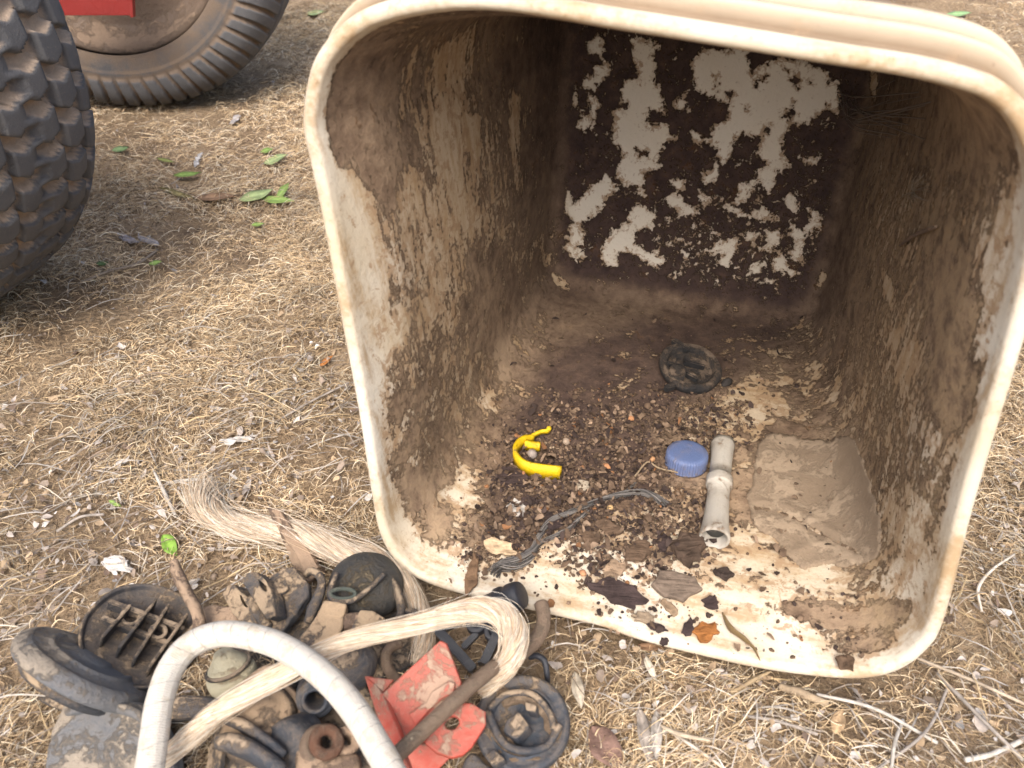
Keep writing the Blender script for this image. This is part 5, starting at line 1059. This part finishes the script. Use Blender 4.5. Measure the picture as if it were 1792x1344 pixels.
# loose soil: crumbs and chips, counted by nobody
zone = [(885, 735), (960, 700), (1150, 690), (1290, 700), (1300, 770), (1175, 775), (1160, 850), (1225, 890), (1235, 985), (1165, 1010), (1230, 1100), (1110, 1090), (1000, 1040), (960, 950), (900, 985), (830, 1000), (808, 970), (850, 880)]
def tubpts(n, fn):
    out = []
    while len(out) < n:
        x, y = random.uniform(780, 1560), random.uniform(540, 1160)
        if random.random() < fn(x, y):
            P, nn = hit(x, y)
            if nn.z > .75: out.append((P.x, P.y, P.z))
    return np.array(out)
zx = np.array(zone, float)
GXX, GYY = np.meshgrid(np.arange(780, 1561, 10.), np.arange(540, 1161, 10.)); ZD = np.clip(.5 + sdist(GXX, GYY, zx) / 60, 0, 1) * np.clip(1.0 - (GYY - 930) / 110, .10, 1)
def dens(x, y): return max(.018, ZD[int((y - 540) / 10), int((x - 780) / 10)] * (.35 + 1.3 * max(0, mnoise.noise(Vector((x / 28, y / 28, 1))) + .3)))
IP = np.array([(.13, .088, .060), (.20, .140, .095), (.060, .042, .036), (.28, .20, .14), (.27, .135, .065)])
me = crumbs('c', tubpts(10500, dens), .0008, .0058, lambda p: p[:, 2], IP, [10, 7, 8, 2.5, .5])
o = obj('tub_soil', me, M_SOIL, origin=tuple(tub.location)); tag(o, 'dark crumbled soil and humus spread over the tub floor', 'soil', kind='stuff')
me = flakes('f', tubpts(2800, dens), .003, .0105, IP, [10, 5, 10, 3, .8], .004, zf=lambda p: p[:, 2])
o = obj('tub_bark_chips', me, M_BARK, origin=tuple(tub.location)); tag(o, 'small dark bark and leaf chips mixed with the tub soil', 'bark chips', kind='stuff')
# seed fluff, twig and webs on the right wall and in the far corner
def wall(px, py, lift=0.0): p, n = hit(px, py); return p + n * lift
ms = []
for k in range(34):
    a = rad(random.uniform(0, 360)); L_ = random.uniform(14, 36); x, y = 1608, 335
    ms.append(tube([wall(x, y, .004), wall(x + math.cos(a) * L_ * .5, y - math.sin(a) * L_ * .5, .006), wall(x + math.cos(a) * L_, y - math.sin(a) * L_, .003)], .00028, 6, 3, ends=False))
one('seed_fluff', join(ms), dusty('pale_fluff', (.42, .34, .25), (.5, .42, .32), .4), 'tuft of pale seed fluff stuck to the right wall inside the tub', 'seed fluff')
one('twig_on_wall', tube([wall(1582, 430, .003), wall(1612, 412, .005), wall(1646, 397, .003)], [.0012, .0019, .0014], 14, 8, 1, .2), M_STEEL, 'short muddy twig stuck to the right wall below the seed fluff', 'twig')
ms = []
for k in range(16):
    x0, y0, x1, y1 = 1478 + random.uniform(-15, 30), 170 + random.uniform(-20, 50), 1590 + random.uniform(-30, 60), 175 + random.uniform(-40, 70)
    ms.append(tube([wall(x0, y0, .006), (wall(x0, y0, .03) + wall(x1, y1, .03)) / 2 + Vector((0, 0, random.uniform(-.012, .0))), wall(x1, y1, .004)], random.uniform(.0003, .0008), 14, 4, ends=False))
one('dusty_cobweb', join(ms), dusty('cobweb_dust', (.21, .17, .14), (.26, .21, .17), .5), 'dusty brown cobweb strands across the far upper right corner of the tub', 'cobweb')

# ------------------------------------------------------------ leaves, twigs and pods on the ground
def leaf_mesh(p0, p1, w_, col, lift=.008, fold=.35, arch=.25, tub_=False):
    p0, p1 = Vector(p0), Vector(p1); d = p1 - p0; L_ = d.length; pr_ = Vector((-d.y, d.x)) / L_; V = []; F = []; K, J = 14, 5
    seed = p0.x + p0.y; pl = (GG((p0.x + p1.x) / 2, (p0.y + p1.y) / 2)).z; Lm = L_ * mpp(GG(p0.x, p0.y))
    for i in range(K + 1):
        t_ = i / K; ww_ = w_ / 2 * (math.sin(math.pi * min(1, t_ * 1.02) ** .85)) ** .8 if 0 < i < K else w_ * .02
        for j in range(J):
            q = (j - 2) / 2; c = p0 + d * t_ + pr_ * (ww_ * q + 1.2 * mnoise.noise(Vector((seed, t_ * 2.2, 0))) * w_ * .12)
            z = pl + lift + Lm * (arch * math.sin(math.pi * t_) * .35) + abs(q) * ww_ * fold * mpp(GG(p0.x, p0.y)) + .06 * Lm * mnoise.noise(Vector((seed, t_ * 3, q)))
            V.append(G(c.x, c.y, z))
    for i in range(K):
        for j in range(J - 1): F.append((i * J + j, i * J + j + 1, (i + 1) * J + j + 1, (i + 1) * J + j))
    me = mesh_np('leaf', [list(v) for v in V], F); bm = bmesh.new(); bm.from_mesh(me); bmesh.ops.recalc_face_normals(bm, faces=bm.faces); bmesh.ops.solidify(bm, geom=bm.faces[:], thickness=.0003); bm.to_mesh(me); bm.free()
    co = np.empty(len(me.vertices) * 3); me.vertices.foreach_get('co', co); nv = len(me.vertices)
    J5 = np.tile(np.arange(J), nv // J + 1)[:nv]; mid = np.where(J5 == 2, 1.45, 1.0)[:, None]; setcol(me, np.array(col)[None] * mid * RNG.uniform(.9, 1.1, (nv, 1))); return me
GRN, GR2, GDK, BRL = (.21, .31, .085), (.30, .37, .17), (.09, .14, .045), (.25, .16, .10)
for p0, p1, w_, c_, lb in (((284, 936), (309, 972), 27, (.20, .34, .06), 'bright green toothed leaf above the heap of parts'), ((461, 286), (503, 270), 13, GR2, 'green leaf nearest the upper left rim of the tub'), ((456, 266), (479, 259), 9, GRN, 'small green leaf just beyond the leaf at the rim'),
    ((303, 307), (352, 302), 9, GRN, 'straight green leaf between the two wheels and the tub'), ((418, 350), (478, 331), 17, GR2, 'broad green leaf on the left of the sprig'), ((455, 347), (516, 352), 13, GRN, 'green leaf lying lowest in the sprig'), ((484, 345), (506, 320), 13, GRN, 'green leaf of the sprig pointing up'),
    ((440, 394), (463, 391), 7, GRN, 'tiny green leaf fragment below the sprig'), ((196, 263), (226, 257), 10, (.18, .27, .12), 'dull green leaf beside the chunky wheel'), ((190, 876), (212, 886), 8, GRN, 'small curled green leaf in the straw at the lower left'), ((168, 462), (190, 459), 9, GDK, 'dark green leaf scrap under the chunky wheel'),
    ((260, 461), (284, 457), 8, GRN, 'small green leaf right of the dark green scrap'), ((1655, 26), (1700, 22), 9, (.24, .38, .17), 'green leaf on the bare soil behind the tub'), ((1640, 38), (1668, 35), 7, (.28, .36, .22), 'pale green leaf beside the green leaf behind the tub'), ((1755, 132), (1792, 126), 9, (.26, .34, .10), 'yellow green leaf near the right corner of the tub'),
    ((535, 24), (570, 20), 8, GR2, 'green leaf far behind the upper left rim'), ((274, 277), (306, 284), 6, (.22, .24, .08), 'thin olive leaf left of the straight green leaf')):
    one('green_leaf', leaf_mesh(p0, p1, w_, c_), M_GREEN, lb, 'leaf', 'fallen green leaves')
for p0, p1, w_, c_, lb in (((338, 345), (418, 343), 13, BRL, 'long brown leaf pointing at the green sprig'), ((277, 328), (345, 349), 9, (.26, .22, .10), 'curled olive brown leaf left of the long brown leaf'), ((559, 640), (583, 622), 9, (.42, .17, .05), 'orange dead leaf against the left rim of the tub'),
    ((1005, 1175), (1018, 1240), 22, (.48, .42, .33), 'ragged pale leaf right of the dirt filled cap'), ((1035, 1270), (1085, 1350), 52, (.23, .145, .115), 'broad brown leaf at the bottom edge right of the heap'), ((1118, 1235), (1138, 1340), 22, (.33, .29, .25), 'long grey pod at the bottom edge'), ((1150, 1240), (1148, 1335), 20, (.36, .33, .29), 'twisted grey pod right of the long grey pod'),
    ((1127, 1145), (1150, 1195), 13, (.56, .50, .40), 'pale leaf strip below the front lip'), ((1115, 1130), (1170, 1132), 16, (.20, .12, .07), 'brown leaf in the shade of the front lip'), 
    ((1460, 1285), (1475, 1238), 26, (.42, .30, .18), 'tan tuft of chaff at the lower right'), ):
    one('dead_leaf', leaf_mesh(p0, p1, w_, c_, .006, .3, .2), M_BARK, lb, 'leaf', 'dead leaves on the ground')
def twig(pts, r, col, label, name='dry_twig', flat=1.0, cat='twig'):
    C = [GG(x, y, z) for x, y, z in pts]; me = tube(C, r, 26, 8, flat, .15); setcol(me, np.tile(np.array(col), (len(me.vertices), 1))); return tag(obj(name, me, M_BARK), label, cat, 'dry twigs and stalks')
WH, GRY, STW = (.50, .465, .41), (.36, .32, .28), (.50, .38, .23)
for pts, r_, c_, lb in ((((268, 822, .008), (286, 858, .012), (308, 904, .006)), [.0012, .0020, .0017], WH, 'flat white stalk standing out in the straw above the heap'), (((292, 846, .006), (320, 841, .010), (352, 837, .006)), [.0018, .0017, .0010], WH, 'second white stalk crossing the end of the first'),
    (((0, 817, .004), (60, 785, .008), (120, 760, .009), (215, 788 - 60, .006)), [.0010, .0012, .0014, .0012], (.33, .26, .18), 'long brown twig at the far left edge'), (((100, 930, .008), (140, 905, .012), (182, 920 - 20, .010)), .0014, GRY, 'grey twig lying over the straw at the left'),
    (((135, 498, .006), (190, 475, .010), (240, 462, .010), (276, 437, .006)), [.0018, .0020, .0022, .0018], (.28, .23, .18), 'knobbly grey brown twig in front of the chunky wheel'), (((480, 740, .006), (540, 705, .010), (610, 670, .010)), .0013, GRY, 'grey twig running up to the left rim of the tub'),
    (((1180 + 100, 1213, .006), (1310, 1195, .010), (1345, 1176, .008)), [.0018, .0018, .0016], STW, 'straw coloured stalk poking from below the front lip'), (((1365, 1202, .006), (1400, 1212, .010), (1448, 1232, .006)), [.0030, .0040, .0030], (.40, .31, .21), 'thick split bark stalk in front of the tub lip'),
    (((1155, 1270, .008), (1190, 1285, .012), (1250, 1298, .006)), [.0016, .0020, .0012], (.60, .50, .37), 'pale forked stalk right of the grey pods'), (((1165, 1275, .006), (1215, 1308, .010), (1275, 1350, .006)), .0013, (.58, .51, .42), 'thin pale stalk going to the bottom edge'),
    (((1775, 970, .012), (1735, 998, .012), (1712, 1030, .010), (1718, 1070, .008)), [.0010, .0013, .0015, .0010], (.62, .56, .48), 'curved white twig on the bare soil right of the tub'), (((1640, 1180, .010), (1700, 1240, .016), (1790, 1330, .010)), .0015, GRY, 'long grey stalk fanning out at the lower right corner'),
    (((1600, 1150, .008), (1700, 1190, .014), (1800, 1235, .008)), .0014, (.45, .37, .28), 'long tan stalk right of the tub corner'), (((1430, 1215, .010), (1530, 1240, .016), (1640, 1300, .008)), .0014, WH, 'pale stalk under the right front corner of the tub'), (((1690, 1330, .010), (1740, 1318, .012), (1800, 1290, .008)), .0020, (.55, .51, .45), 'white stalk at the lower right edge'),
    (((1300, 1252, .008), (1360, 1262, .012), (1430, 1285, .006)), .0013, GRY, 'grey curved stalk in the middle of the front litter'), (((1560, 1344, .010), (1566, 1300, .014), (1580, 1260, .008)), .0014, WH, 'upright white stalk at the bottom right'), (((1530, 1350, .008), (1620, 1280, .014), (1660, 1200, .010)), .0012, GRY, 'grey stalk crossing the fan at the lower right')):
    twig(pts, r_, c_, lb)
piece('pale_bark_flake', 'grey flaky bark left of the larger grey flake', 'bark', 222, 416, 38, 11, -25, (.36, .33, .33), th=.0012, ground=True, rough=.0035, group='dead leaves on the ground')
piece('pale_bark_flake', 'larger grey bark flake in front of the chunky wheel', 'bark', 261, 420, 48, 12, -19, (.40, .37, .36), th=.0012, ground=True, rough=.0035, group='dead leaves on the ground')
piece('pale_bark_flake', 'whitish leaf in the straw left of the tub', 'bark', 418, 768, 65, 11, 11, (.55, .52, .48), th=.0012, ground=True, rough=.0035, group='dead leaves on the ground')
piece('pale_bark_flake', 'small white leaf beyond the straight green leaf', 'bark', 346, 279, 25, 8, 61, (.56, .54, .52), th=.0012, ground=True, rough=.0035, group='dead leaves on the ground')
piece('pale_bark_flake', 'grey leaf near the tread of the brown wheel', 'bark', 411, 208, 24, 9, 43, (.46, .43, .42), th=.0012, ground=True, rough=.0035, group='dead leaves on the ground')
piece('pale_bark_flake', 'broad white leaf patch above the ribbed cap', 'bark', 203, 985, 58, 21, -13, (.58, .55, .51), th=.0012, ground=True, rough=.0035, group='dead leaves on the ground')
slabpart('arch_gap_backing', [(395, 1128), (470, 1122), (525, 1150), (540, 1190), (470, 1200), (420, 1165)], .014, NU(0, -.2), .012, M_BLK, 'added black backing slab darkening the gap under the arch of the white rope', 'casting', .002)  # added backing that makes the gap under the rope arch dark
slabpart('lug_gap_backing', [(660, 1080), (712, 1070), (735, 1110), (720, 1160), (670, 1180), (640, 1130)], .012, NU(0, -.2), .010, M_BLK, 'added black slab darkening the gap between the square lug and the red bracket', 'piece', .002)  # added slab standing in for the darkness of the gap
slabpart('heap_base_backing', [(470, 1190), (560, 1170), (640, 1200), (660, 1300), (600, 1360), (480, 1360), (440, 1280)], .022, NU(0, -.2), .012, M_BLK, 'added black backing slab at the very bottom of the heap under the rusty rings', 'casting', .002)  # added backing so the gaps low in the heap look dark
